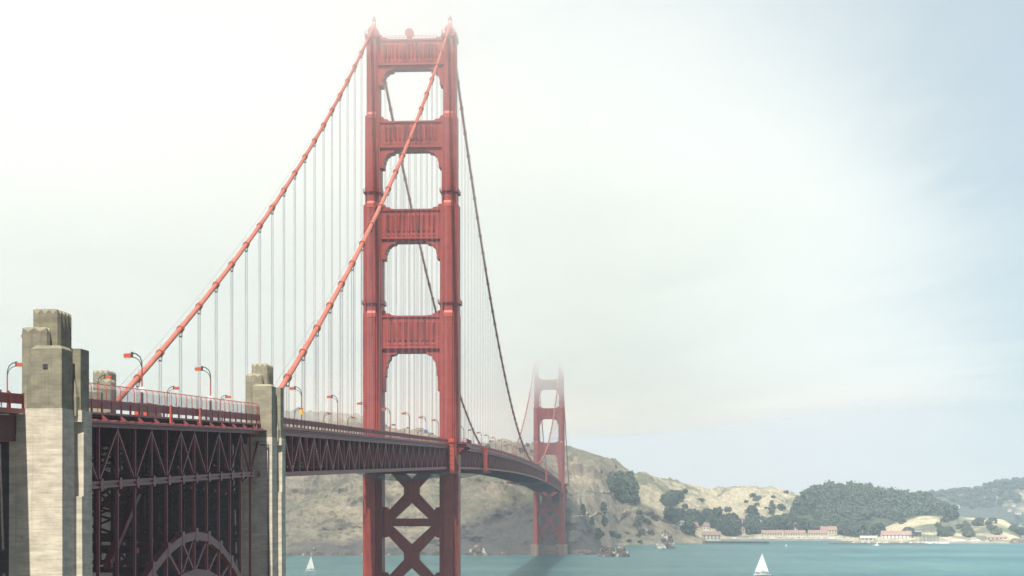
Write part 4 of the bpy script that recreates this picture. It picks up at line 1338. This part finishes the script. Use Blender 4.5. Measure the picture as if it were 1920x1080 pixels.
def sailboat(px, d, s, rz, lab, heel=.12):
    c = sea(px, d)
    root = thing('sailing_boat', c, lab, 'sailing boat', None, rz)
    root.rotation_euler = (heel, 0, rz)
    n = 12; mb = MB()
    for k in range(n + 1):
        t = k / n; x = (-6.5 + 13 * t) * s
        w = 1.9 * s * (math.sin(math.pi * min(1, (1 - t) * .62 + .0)) ** .75 if t > .02 else .8); zt = (1.15 + .45 * t * t) * s
        for y, z in ((-w, zt), (-w * .86, .35 * s), (0, -.5 * s), (w * .86, .35 * s), (w, zt)): mb.v.append(Vector((x, y, z)))
    for k in range(n):
        for q in range(4): a = k * 5 + q; mb.f.append((a, a + 1, a + 6, a + 5))
        mb.f.append((k * 5, k * 5 + 5, k * 5 + 9, k * 5 + 4))
    mb.f.append((0, 1, 2, 3, 4))

    def part(mb, name, mat, smooth=False):
        o = bpy.data.objects.new(name, mb.mesh(name, mat, smooth=smooth)); COL.objects.link(o); o.parent = root; return o
    part(mb, 'hull', M['white'])
    mb = MB(); mb.prism([(-2.5 * s, -.9 * s), (1.6 * s, -.8 * s), (2.2 * s, 0), (1.6 * s, .8 * s), (-2.5 * s, .9 * s)], 1.2 * s, 1.75 * s); part(mb, 'cabin', M['cream'])
    mb = MB(); mb.tube([(1.0 * s, 0, 1.0 * s), (.8 * s, 0, 17.2 * s)], [.11 * s, .06 * s], 6); part(mb, 'mast', M['grey'])
    mb = MB(); mb.tube([(.9 * s, 0, 2.4 * s), (-5.2 * s, .2 * s, 2.3 * s)], .08 * s, 6); part(mb, 'boom', M['grey'])

    def sail(a, b, c, belly, name):
        a, b, c = Vector(a) * s, Vector(b) * s, Vector(c) * s
        mb = MB(); m2 = 10
        for i in range(m2 + 1):
            for j in range(m2 + 1):
                u, v = i / m2, j / m2
                p = a.lerp(b, u).lerp(c, v)
                p.y += belly * s * math.sin(math.pi * u) * (1 - v) * math.sin(math.pi * min(1, v + .25))
                mb.v.append(p)
        for i in range(m2):
            for j in range(m2): k = i * (m2 + 1) + j; mb.f.append((k, k + m2 + 1, k + m2 + 2, k + 1))
        o = part(mb, name, M['sail'], True)
        so = o.modifiers.new('solid', 'SOLIDIFY'); so.thickness = .05
    sail((.85, .02, 2.6), (-5.1, .2, 2.5), (.72, 0, 17.0), .7, 'mainsail')
    sail((6.2, 0, 1.7), (.3, .5, 2.0), (.95, 0, 15.6), .9, 'headsail')


sailboat(1429, 1358, 1.08, math.pi / 2 - .35, 'larger white sailing boat on the open water at the bottom right, sails full')
sailboat(582, 1440, .80, math.pi / 2 - .45, 'smaller white sailing boat seen between the sunlit pylon and the tower leg')

c = sea(1643, 2330)
root = thing('motor_boat', c, 'tiny white motor boat trailing a long wake in front of the far breakwater', 'motor boat')
mb = MB(); X, Y, Z = c
mb.slab([(Y - 4, .9), (Y + 4, .9), (Y + 5.5, 1.5), (Y + 3, -.3), (Y - 4, -.3)], X - 1.4, X + 1.4); mb.build('hull', M['white'], root)
mb = MB(); mb.slab([(Y - 2.5, .9), (Y + 1.5, .9), (Y + .8, 2.2), (Y - 2.0, 2.2)], X - 1.0, X + 1.0); mb.build('cabin', M['white'], root)
mb = MB()
pts = [(Y - 4 - i * 3.2, .5 + .16 * i) for i in range(14)]
for (ya, wa), (yb, wb) in zip(pts, pts[1:]): mb.quad((X - wa, ya, .06), (X + wa, ya, .06), (X + wb + .4, yb, .06), (X - wb + .4, yb, .06))
M['foam'] = simple('foam', (.72, .76, .74), .9, .15, .5)
mb.build('wake', M['foam'], root)
c = sea(1474, 2290)
root = thing('buoy', c, 'single tiny white buoy floating off the long wharf', 'buoy')
mb = MB(); mb.tube([(c[0], c[1], -.5), (c[0], c[1], .3), (c[0], c[1], 1.0), (c[0], c[1], 1.3)], [1.0, 1.3, 1.0, .4], 10); mb.build('float', M['white'], root)
mb = MB(); mb.tube([(c[0], c[1], 1.2), (c[0], c[1], 3.4)], [.5, .3], 8); mb.build('mast', M['white'], root)

# ------------------------------------------------------------------ far shore: wharves, quay, houses, boats
p0, p1 = at(1318, HOR, 2420), at(1442, HOR, 2405)
root = thing('wharf', (p0.x, p0.y, 0), 'long dark timber wharf on piles in front of the white shed', 'wharf')
mb = MB(); mb.beam((p0.x, p0.y, 3.0), (p1.x, p1.y, 3.0), 9, 1.5); mb.build('wharf_deck', M['timber'], root)
for i in range(32):
    q = p0.lerp(p1, i / 31); mb = MB()
    for dx in (-3.6, 3.6): mb.tube([(q.x + dx, q.y, -1), (q.x + dx, q.y, 2.3)], .28, 6)
    mb.build('pile', M['timber'], root)
p0, p1 = at(1556, HOR, 2420), at(1735, HOR, 2400)
root = thing('breakwater', (p0.x, p0.y, 0), 'long low stone breakwater before the marina', 'breakwater')
mb = MB()
for i in range(46):
    q = p0.lerp(p1, i / 45); r2 = R.uniform(2.6, 3.4)
    mb.prism([(q.x + r2 * math.cos(a + i), q.y + r2 * math.sin(a + i)) for a in [k * 1.047 for k in range(6)]], -1, R.uniform(1.0, 1.7), [(q.x + .6 * r2 * math.cos(a + i), q.y + .6 * r2 * math.sin(a + i)) for a in [k * 1.047 for k in range(6)]], R.uniform(1.8, 2.4))
mb.build('rubble', M['rock'], root)
mb = MB()
for a0, d0, a1, d1 in ((1330, 2655, 1612, 2650), (1600, 2495, 1890, 2470)):
    p0, p1 = at(a0, HOR, d0), at(a1, HOR, d1); mb.beam((p0.x, p0.y, 1.1), (p1.x, p1.y, 1.1), 30, 2.2)
M['quay'] = simple('quay_ground', (.40, .36, .28), .9, .3, .05)
tag(mb.build('quay_pavement', M['quay']), kind='structure')

BV = [bvh_a, bvh_t, bvh_b, bvh_c, bvh_d]


def ground(x, y):
    best = None
    for bv in BV:
        h = bv.ray_cast(Vector((x, y, 900)), Vector((0, 0, -1)))
        if h[0] is not None and (best is None or h[0].z > best): best = h[0].z
    return best if best is not None else 0.0


def seen(px, py, far=True):
    """the hill point first met through a photo pixel"""
    o, d = ray(px, py); best = None
    for bv in BV:
        h = bv.ray_cast(o, d)
        if h[0] is not None and (best is None or h[3] < best[1]): best = (h[0], h[3])
    return best[0] if best else None


HOUSES = []


def house(px, d, py, w, dp, hw, hr, lab, rz=0.0, win=4, group='houses on the far shore', roofm='roof', chim=True, wallm='cream'):
    q = seen(px, py) if group == 'houses on the far shore' and d > 2600 else None
    p = q if q is not None else at(px, py, d)
    z = max(ground(p.x, p.y), 2.2)
    if q is None: z = min(z, p.z + 2) if abs(z - p.z) < 8 else p.z
    HOUSES.append((px, py, w))
    root = thing('house', (p.x, p.y, z), lab, 'house', group, rz)

    def part(mb, name, mat, par=None):
        o = bpy.data.objects.new(name, mb.mesh(name, mat)); COL.objects.link(o); o.parent = par or root; return o
    mb = MB(); mb.box(-dp / 2, dp / 2, -w / 2, w / 2, -4, hw)
    for s in (-1, 1):
        mb.tri((-dp / 2, s * w / 2, hw), (dp / 2, s * w / 2, hw), (0, s * w / 2, hw + hr * .92))
    part(mb, 'wall', M[wallm])
    mb = MB(); e = .5
    for s in (-1, 1):
        a = Vector((s * (dp / 2 + e), 0, hw - e * hr / (dp / 2))); c = Vector((0, 0, hw + hr))
        mb.beam(a, c, w + 2 * e, .3, (s * hr, 0, dp / 2))
    rf = part(mb, 'roof', M[roofm])
    if chim:
        mb = MB(); mb.box(-.5, .5, w * .25 - .5, w * .25 + .5, hw + hr * .6, hw + hr + 1.1); part(mb, 'chimney', M['cream'], rf)
    for i in range(win):
        y = -w / 2 + (i + .5) * w / win
        for zz in ((hw * .25, hw * .75),) if hw < 6 else ((hw * .12, hw * .38), (hw * .6, hw * .86)):
            mb = MB(); mb.box(-dp / 2 - .08, -dp / 2 + .05, y - w / win * .22, y + w / win * .22, zz[0], zz[1]); part(mb, 'window', M['window'])
    return root


house(1334, 2695, 1012, 28, 12, 7, 5, 'long low cream shed with a red roof behind the long dark wharf', .05, 5, chim=False)
house(1303, 2735, 995, 9, 9, 7, 6, 'small red hip roofed house among trees left of the long shed', .3, 2)
house(1325, 2765, 993, 9, 8, 6, 5, 'small pale house between trees just above the long cream shed', -.4, 2, wallm='white')
house(1391, 2730, 1001, 15, 9, 8, 4, 'two storey house with flat red roof between the big round trees', .1, 4)
house(1390, 2800, 981, 10, 9, 7, 3, 'white house standing high between two round trees', 0, 3, wallm='white')
house(1447, 2705, 1005, 32, 12, 5, 4.2, 'long red roofed barrack, left one of the row along the quay', -.04, 8, chim=False)
house(1490, 2702, 1005, 32, 12, 5, 4.2, 'long red roofed barrack in the middle of the row along the quay', .03, 8, chim=False)
house(1533, 2702, 1005, 30, 12, 5, 4.2, 'long red roofed barrack, right one of the row along the quay', -.02, 8, chim=False)
house(1553, 2750, 1002, 26, 12, 7, 6, 'tall red roofed building behind the right end of the quay row', 0, 6, chim=False)
house(1494, 2775, 992, 9, 8, 6, 4, 'white house with a red roof above the quay row below the wood', .2, 2, wallm='white')
house(1518, 2775, 993, 10, 8, 6, 4, 'pale gabled house above the quay row, right of its white neighbour', -.3, 2)
house(1680, 2540, 1013, 44, 12, 6, 6, 'long white building with a red roof and dark windows by the marina masts', .02, 8, chim=False, wallm='white')
house(1721, 2545, 1011, 9, 10, 9, 1.5, 'dark square shed right of the long white marina building', 0, 2, chim=False, roofm='grey', wallm='dark')
house(1628, 2545, 1012, 24, 10, 4, 3, 'low tan boathouse between the masts and the barracks', 0, 4, chim=False, roofm='cream')
house(1276, 2640, 984, 9, 7, 4, 2, 'little white building at the trees on the slope above the pointed rock', .2, 2, wallm='white', roofm='grey')
house(1868, 2520, 1014, 30, 10, 3, 2.5, 'low reddish building on the right point near the dark end rock', 0, 5, chim=False)
for k, (px, py) in enumerate(((1795, 951), (1812, 945), (1847, 935), (1866, 934), (1885, 931), (1905, 940), (1893, 958), (1900, 948), (1909, 963))):
    q = seen(px, py)
    if q is None: continue
    dd = (q.x - CX) * math.cos(YAW) + (q.y - CY) * math.sin(YAW)
    house(px, dd, py, R.uniform(9, 17), 9, R.uniform(3, 5), 1.6, 'tiny pale house scattered over the blue wooded far hill', R.uniform(-.4, .4), 2, 'houses on the far wooded hill', 'grey' if k % 2 else 'roof', False, 'cream')

# moored yachts: one of each kind, then copies


def yacht(h):
    root = thing('moored_yacht', (0, 0, 0), '', 'yacht')
    mb = MB(); mb.slab([(-4.5, 1.3), (4.8, 1.5), (3.6, -.3), (-4.2, -.3)], -1.3, 1.3); mb.slab([(-1.8, 1.3), (2, 1.4), (1.6, 2.1), (-1.6, 2.1)], -.8, .8)
    o = mb.build('hull', M['white'], root)
    mb = MB(); mb.tube([(0, 0, 1), (0, 0, h)], [.16, .10], 5); mb.tube([(0, 0, 2.6), (0, -3.6, 2.5)], .13, 5)
    for s in (-1, 1): mb.beam((0, 0, h * .7), (0, s * .9, h * .68), .06, .06)
    mb.build('mast', M['white'], root)
    return root


yp = [(1617, 2445, 18), (1628, 2440, 19), (1600, 2450, 13), (1662, 2452, 12), (1690, 2450, 13), (1737, 2452, 15), (1742, 2448, 20), (1749, 2450, 15), (1755, 2449, 17), (1763, 2452, 13), (1722, 2452, 12), (1775, 2452, 11), (1707, 2452, 12), (1648, 2452, 11), (1730, 2446, 10), (1768, 2446, 10)]
for px, d, h in yp:
    y = yacht(h); y.location = sea(px, d); y.rotation_euler = (0, 0, R.uniform(-.6, .6))
    tag(y, 'small white yacht with a bare mast moored in the far marina', 'yacht', 'moored yachts in the far marina')
van0 = thing('parked_van', (0, 0, 0), '', 'van')
mb = MB(); mb.slab([(-2.4, .4), (2.4, .4), (2.4, 1.1), (1.7, 1.3), (1.2, 2.2), (-2.4, 2.3)], -1, 1); mb.build('body', M['white'], van0)
mb = MB(); mb.box(-1.03, -.99, -2.0, 1.1, 1.3, 1.95); mb.build('window', M['window'], van0)
for yy in (-1.5, 1.5):
    mb = MB(); mb.tube([(-1.02, yy, .4), (-.8, yy, .4)], .4, 10); mb.build('wheel', M['dark'], van0)
first = True
for k in range(84):
    px = R.uniform(1365, 1606) if k < 68 else R.uniform(1775, 1860); d = R.uniform(2643, 2662) if k < 68 else R.uniform(2476, 2484)
    v = van0 if first else copy_tree(van0); first = False
    p = at(px, HOR, d); v.location = (p.x, p.y, 2.22); v.scale = [R.uniform(.95, 1.5)] * 3; v.rotation_euler = (0, 0, R.choice((0, 0, math.pi)) + R.uniform(-.3, .3))
    tag(v, 'tiny white vehicle parked on the quay in front of the red roofed row' if k < 68 else 'tiny white vehicle parked on the shore of the right point', 'van', 'vehicles parked on the quay' if k < 68 else 'vehicles parked on the right point')

# pale concrete pylon of the far bridge end
p = at(1090, 962, 2065)
root = thing('end_pylon', (p.x, p.y, 0), 'pale slender concrete pylon at the far bridge end right of the foggy tower', 'pylon')
mb = MB()
for dy, w, zt in ((3.6, 1.8, 71), (-3.0, 2.2, 73.5)):
    mb.box(p.x - 2.5, p.x + 2.5, p.y + dy - w, p.y + dy + w, 20, zt - 8)
    mb.prism([(p.x - 2, p.y + dy - w * .7), (p.x + 2, p.y + dy - w * .7), (p.x + 2, p.y + dy + w * .7), (p.x - 2, p.y + dy + w * .7)], zt - 8, zt)
mb.build('shaft', M['concrete'], root)
mb = MB(); mb.box(p.x - 1.2, p.x + 1.2, p.y - 14, p.y + 7, 66.9, 68.0); mb.build('cross_beam', M['concrete'], root)

M['dirt'] = simple('dirt_road', (.42, .36, .25), .95, .15, .2)
for pts in (((1074, 969), (1090, 968), (1110, 967), (1130, 965), (1150, 963), (1170, 960), (1186, 956), (1196, 951)), ((1078, 923), (1095, 922), (1115, 922), (1135, 923), (1150, 925))):
    q = [seen(*p) for p in pts]; q = [p for p in q if p is not None]
    mb = MB()
    fine = []
    for a, c in zip(q, q[1:]):
        if (a - c).length > 160: continue
        for k in range(8):
            p = a.lerp(c, k / 8); p.z = max(ground(p.x, p.y), min(a.z, c.z) - 4); fine.append(p)
    for a, c in zip(fine, fine[1:]):
        if (a - c).length < 60: mb.beam(a + Vector((0, 0, -.2)), c + Vector((0, 0, -.2)), 3.6, 1.2)
    if mb.v: tag(mb.build('road', M['dirt']), kind='structure')

# ------------------------------------------------------------------ trees


def crown_mesh(w, h, clumps, leaves, size, seed, flat=.5, low=.15):
    rr = random.Random(seed); mb = MB()
    cl = []
    for i in range(clumps):
        t = rr.random() ** .8
        z = h * (low + (1 - low) * t)
        lim = w / 2 * (math.sin(math.pi * min(1, .22 + .72 * t)) ** flat)
        a = rr.uniform(0, 2 * math.pi); r = lim * math.sqrt(rr.uniform(.12, 1.0))
        cl.append((Vector((r * math.cos(a), r * math.sin(a), z)), size * rr.uniform(.7, 1.35)))
    for c, s in cl:
        for k in range(leaves):
            v = Vector((rr.gauss(0, 1), rr.gauss(0, 1), rr.gauss(0, .8)))
            v = v.normalized() * s * (rr.random() ** .4)
            p = c + v
            nn = (v.normalized() + Vector((rr.uniform(-.5, .5), rr.uniform(-.5, .5), rr.uniform(-.1, .7)))).normalized()
            a = nn.orthogonal().normalized(); b2 = nn.cross(a)
            q = rr.uniform(.22, .42) * s
            ang = rr.uniform(0, 6.28); a, b2 = a * math.cos(ang) + b2 * math.sin(ang), b2 * math.cos(ang) - a * math.sin(ang)
            mb.quad(p - a * q - b2 * q * .7, p + a * q - b2 * q * .8, p + a * q * .8 + b2 * q * .8, p - a * q * .9 + b2 * q * .7)
    return mb


def raw(mb, name, mat):
    me = bpy.data.meshes.new(name); me.from_pydata([tuple(v) for v in mb.v], [], mb.f); me.materials.append(mat); return me


def trunk_mesh(h, r, seed, w):
    rr = random.Random(seed); mb = MB()
    mb.tube([(0, 0, -1.5), (0, 0, h * .1), (rr.uniform(-.03, .03) * h, rr.uniform(-.03, .03) * h, h * .45), (rr.uniform(-.05, .05) * h, 0, h * .85)], [r * 1.4, r, r * .75, r * .25], 7)
    for k in range(6):
        a = rr.uniform(0, 6.28); z = h * rr.uniform(.25, .55); q = w * rr.uniform(.25, .42)
        mb.tube([(0, 0, z), (q * .5 * math.cos(a), q * .5 * math.sin(a), z + h * .14), (q * math.cos(a), q * math.sin(a), z + h * .25)], [r * .45, r * .3, r * .1], 5)
    return mb


KIND = {}
for i in range(3):
    KIND['round', i] = (raw(crown_mesh(18, 16, 60, 34, 2.6, 20 + i, .5, .12), 'crown', M['leaf']), raw(trunk_mesh(16, .6, 40 + i, 18), 'trunk', M['bark']))
    KIND['tall', i] = (raw(crown_mesh(13, 30, 66, 34, 2.7, 60 + i, .4, .10), 'crown', M['leaf_pale']), raw(trunk_mesh(30, .6, 80 + i, 12), 'trunk', M['bark']))
    KIND['cone', i] = (raw(crown_mesh(9, 15, 46, 30, 1.6, 90 + i, 1.2, .06), 'crown', M['leaf']), raw(trunk_mesh(14, .4, 95 + i, 7), 'trunk', M['bark']))
    KIND['shrub', i] = (raw(crown_mesh(9, 4.5, 30, 26, 1.3, 110 + i, .4, .0), 'crown', M['shrub']), raw(trunk_mesh(3.5, .22, 120 + i, 6), 'trunk', M['bark']))


def tree(px, py, kind, sc, lab, group, name=None):
    if any(abs(px - a) < c * .55 + 5 and b2 - 1 < py < b2 + 14 for a, b2, c in HOUSES): return
    q = seen(px, py)
    if q is None: return
    i = R.randrange(3)
    root = thing(name or ('shrub' if kind == 'shrub' else 'tree'), q, lab, 'shrub' if kind == 'shrub' else 'tree', group, R.uniform(0, 6.28))
    root.scale = (sc * R.uniform(.88, 1.12), sc * R.uniform(.88, 1.12), sc * R.uniform(.88, 1.12))
    for nm, me in zip(('crown', 'trunk'), KIND[kind, i]):
        o = bpy.data.objects.new(nm, me); COL.objects.link(o); o.parent = root


for px, py, s in ((1146, 925, .9), (1153, 930, 1.0), (1160, 936, 1.0), (1168, 940, 1.1), (1176, 944, 1.15), (1184, 946, 1.2), (1150, 915, .8), (1163, 922, .9), (1172, 926, 1.0), (1181, 930, 1.05), (1187, 938, 1.1), (1156, 920, .8)):
    tree(px, py, 'tall', s, 'tall grey green tree in the narrow grove climbing the slope right of the farther tower', 'tall grove on the headland slope')
for px, py, s in ((1248, 946, 1.0), (1256, 943, 1.1), (1264, 940, 1.2), (1272, 938, 1.1), (1252, 951, .8), (1262, 948, .9)):
    tree(px, py, 'round', s, 'round tree in the lone clump on the dry hill above the pointed rock', 'tree clump on the dry hill')
for px, py in ((1258, 975), (1264, 980), (1270, 984), (1278, 986), (1286, 988), (1294, 988), (1302, 986), (1310, 985), (1318, 984), (1284, 998), (1292, 1002), (1298, 1004), (1268, 971), (1276, 973), (1290, 976), (1300, 976), (1330, 990), (1338, 980), (1345, 990), (1346, 976), (1326, 978), (1308, 995), (1316, 993)):
    tree(px, py, 'round', R.uniform(.8, 1.2), 'dark round tree in the village wood left of the big round trees', 'village wood behind the long shed')
for px, py, s in ((1358, 1003, 1.3), (1368, 1004, 1.5), (1377, 1002, 1.3), (1364, 992, 1.3), (1373, 992, 1.4), (1352, 995, 1.0)):
    tree(px, py, 'round', s, 'big round tree right of the long cream shed, one of the left cluster', 'left cluster of big village trees')
for px, py, s in ((1405, 1001, 1.3), (1413, 1000, 1.4), (1420, 1000, 1.1), (1410, 990, 1.2), (1400, 992, 1.0)):
    tree(px, py, 'round', s, 'big round tree left of the red roofed barracks, one of the right cluster', 'right cluster of big village trees')
for px, py, s in ((1438, 996, 1.1), (1446, 994, 1.3), (1454, 994, 1.2), (1462, 992, 1.1), (1470, 990, 1.2), (1480, 992, 1.3), (1486, 998, 1.1), (1506, 998, 1.2), (1514, 1000, 1.1), (1524, 996, 1.2), (1530, 1000, 1.2), (1540, 996, 1.2), (1550, 1000, 1.0), (1572, 1000, 1.2), (1584, 1003, 1.1), (1594, 1004, 1.2), (1606, 1005, 1.1), (1620, 1005, 1.2), (1634, 1005, 1.1), (1648, 1005, 1.0)):
    tree(px, py, 'round', s * 1.05, 'dark round tree behind the red roofed quay row', 'trees behind the quay row')
for px, py, k, s, lab in ((1132, 964, 'cone', 1.1, 'lone dark conical tree on the slope, upper one right of the dark spur'), (1133, 989, 'cone', .9, 'lone dark conical tree on the slope, lower one right of the dark spur'),
                          (1093, 965, 'cone', .9, 'small dark tree at the foot of the pale end pylon'), (1110, 985, 'cone', .7, 'small thin tree below the pale end pylon'),
                          (1447, 963, 'cone', 1.3, 'single pointed dark tree on the tan hillside above the barracks'), (1410, 963, 'round', .9, 'lone round tree on the tan hill above the high white house'),
                          (1463, 955, 'round', .6, 'small dark tree on the tan hill left of the wooded hill'), (1783, 973, 'round', 1.2, 'lone dark tree on the low point beside the wooded hill'),
                          (1778, 976, 'cone', 1.3, 'tall dark tree next to the lone tree on the low point'), (1155, 880, 'cone', .5, 'tiny tree on the headland skyline'),
                          (1128, 890, 'cone', .5, 'tiny dark tree high on the headland slope below the skyline')):
    tree(px, py, k, s, lab, None)
for px, py in ((1120, 1000), (1125, 1006), (1118, 1010), (1150, 1008), (1156, 1010), (1145, 1006), (1195, 985), (1198, 1005), (1205, 1003), (1220, 1002), (1200, 965), (1170, 968), (1180, 1016), (1200, 1018), (1136, 978), (1104, 1000)):
    tree(px, py, 'shrub', R.uniform(.8, 1.5), 'green shrub on the lower headland slope behind the pointed rock', 'shrubs on the lower headland slope')
for k in range(34):
    tree(R.uniform(1190, 1480), R.uniform(925, 985), 'shrub', R.uniform(.6, 1.6), 'scrubby bush dotted over the dry tan hills', 'bushes on the tan hills')
for k in range(30):
    tree(R.uniform(1690, 1905), R.uniform(975, 1008), 'shrub', R.uniform(.7, 1.7), 'dark bush on the low right hand point', 'bushes on the low point')
for px, py in ((1700, 1006), (1705, 1004), (1765, 1005), (1772, 1006), (1780, 1003), (1812, 1006), (1818, 1004), (1908, 1000), (1902, 996), (1912, 1004)):
    tree(px, py, 'round', R.uniform(.5, .8), 'small dark tree near the shore of the low point', 'small trees on the low point')
for k in range(14):
    px = R.uniform(545, 1000) if k < 5 else R.uniform(900, 1000)
    tree(px, R.uniform(828, 850) if k >= 5 else R.uniform(785, 800), 'round' if k % 2 else 'shrub', R.uniform(.28, .45), 'small tree on the hazy headland crest behind the deck', 'trees on the headland crest')

# the dense wood on the round hill reads as one mass
wv, wf = [], []
tmpl = [crown_mesh(17, 15, 34, 20, 3.0, 200 + i, .5, .1) for i in range(4)]
cnt = 0
for k in range(4000):
    if cnt >= 620: break
    px = R.uniform(1488, 1790); d = R.uniform(2700, 2975)
    g = at(px, HOR, d)
    h = bvh_b.ray_cast(Vector((g.x, g.y, 900)), Vector((0, 0, -1)))
    if h[0] is None: continue
    z = h[0].z
    py = HOR - (z - CZ) * F / d
    if py > 985 + 15 * math.sin(px / 30) : continue
    if px < 1540 and py > 962 + (px - 1488) * .3: continue
    if px > 1710 and py > 975 - (px - 1710) * .15: continue
    t = tmpl[k % 4]; s = R.uniform(.6, 1.25); a = R.uniform(0, 6.28)
    m4 = Matrix.Translation((g.x, g.y, z - 1)) @ Matrix.Rotation(a, 4, 'Z') @ Matrix.Diagonal((s, s, s * R.uniform(.85, 1.2), 1))
    n0 = len(wv); wv += [tuple(m4 @ v) for v in t.v]; wf += [tuple(n0 + i for i in f) for f in t.f]; cnt += 1
me = bpy.data.meshes.new('woods'); me.from_pydata(wv, [], wf); me.materials.append(M['leaf'])
o = bpy.data.objects.new('woods', me); COL.objects.link(o); tag(o, kind='stuff')
wv, wf = [], []
cnt = 0
for k in range(3000):
    if cnt >= 420: break
    px = R.uniform(1690, 1990); d = R.uniform(4210, 4720); g = at(px, HOR, d)
    if noise.noise(Vector((g.x / 160, g.y / 160, 2))) > .12: continue
    h = bvh_d.ray_cast(Vector((g.x, g.y, 900)), Vector((0, 0, -1)))
    if h[0] is None: continue
    t = tmpl[k % 4]; s = R.uniform(.6, 1.2)
    m4 = Matrix.Translation((g.x, g.y, h[0].z - 1)) @ Matrix.Rotation(R.uniform(0, 6.28), 4, 'Z') @ Matrix.Diagonal((s, s, s, 1))
    n0 = len(wv); wv += [tuple(m4 @ v) for v in t.v[::1]]; wf += [tuple(n0 + i for i in f) for f in t.f]; cnt += 1
me = bpy.data.meshes.new('woods'); me.from_pydata(wv, [], wf); me.materials.append(M['leaf'])
o = bpy.data.objects.new('woods', me); COL.objects.link(o); tag(o, kind='stuff')

# ------------------------------------------------------------------ air: even haze and the fog bank over the tower tops


def volume_mat(name, col, density):
    m = bpy.data.materials.new(name); m.use_nodes = True
    nt = m.node_tree; nt.nodes.clear()
    o = nt.nodes.new("ShaderNodeOutputMaterial"); v = nt.nodes.new("ShaderNodeVolumePrincipled")
    v.inputs["Color"].default_value = (*col, 1); v.inputs["Density"].default_value = density; v.inputs["Anisotropy"].default_value = 0.1
    nt.links.new(v.outputs[0], o.inputs["Volume"])
    m.cycles.homogeneous_volume = True
    return m


mb = MB(); mb.box(-700, 6200, -3200, 4200, -3.5, 330)
tag(mb.build('haze', volume_mat('haze_air', (0.78, 0.88, 1.0), 0.00013)), kind='stuff')


def fog(z, thick, dens, x0, x1, y0, y1, seed, amp):
    """a lens of fog: wavy underside, thinning to nothing at its border"""
    nx, ny = 44, 64; lo, hi = [], []
    for i in range(nx + 1):
        for j in range(ny + 1):
            u, v = i / nx, j / ny
            x = x0 + (x1 - x0) * u; y = y0 + (y1 - y0) * v
            e = min(1, 6 * min(u, 1 - u)); xx = max(0, x + 150)
            full, zero = -62 - .01 * xx, -205 - .30 * xx                   # thins out eastwards, over a longer way the farther off
            yn = y + 60 * noise.fractal(Vector((x / 300, y / 200, seed + 5)), .9, 2.1, 3) * min(1, xx / 500)
            f = min(1, max(0, (yn - zero) / (full - zero)), 8 * (1 - v), 6 * v)
            w = max(0, e * f ** 1.7); w = w * w * (3 - 2 * w)
            nb = noise.fractal(Vector((x / 260, y / 170, seed)), .9, 2.1, 4) * amp
            zt = z + thick
            if thick > 50:                                                  # the bank hangs lower over the headland west of the bridge
                q1 = min(1, max(0, (x - 1600) / 350)); q2 = min(1, max(0, (y - 40) / 120))
                nb -= 80 * q1 * q1 * (3 - 2 * q1) * q2 * q2 * (3 - 2 * q2)
            lo.append((x, y, zt - (thick - nb) * w)); hi.append((x, y, zt + 6 * w + .01))
    N = (nx + 1) * (ny + 1)
    vs = lo + hi; fs = []
    for i in range(nx):
        for j in range(ny):
            a = i * (ny + 1) + j
            fs.append((a, a + 1, a + ny + 2, a + ny + 1)); fs.append((N + a, N + a + ny + 1, N + a + ny + 2, N + a + 1))
    ring = [i * (ny + 1) for i in range(nx + 1)] + [nx * (ny + 1) + j for j in range(1, ny + 1)] + [i * (ny + 1) + ny for i in range(nx - 1, -1, -1)] + [j for j in range(ny - 1, 0, -1)]
    for k in range(len(ring)):
        a, b2 = ring[k], ring[(k + 1) % len(ring)]
        fs.append((a, N + a, N + b2, b2))
    me = bpy.data.meshes.new('fog_bank'); me.from_pydata(vs, [], fs)
    me.materials.append(volume_mat('fog', (.997, .985, .962), dens))
    o = bpy.data.objects.new('fog_bank', me); COL.objects.link(o); tag(o, kind='stuff')


fog(162, 69, .0023, -420, 2700, -1150, 900, 1.0, 9)
fog(198, 38, .0160, -260, 2700, -1150, 900, 4.0, 8)
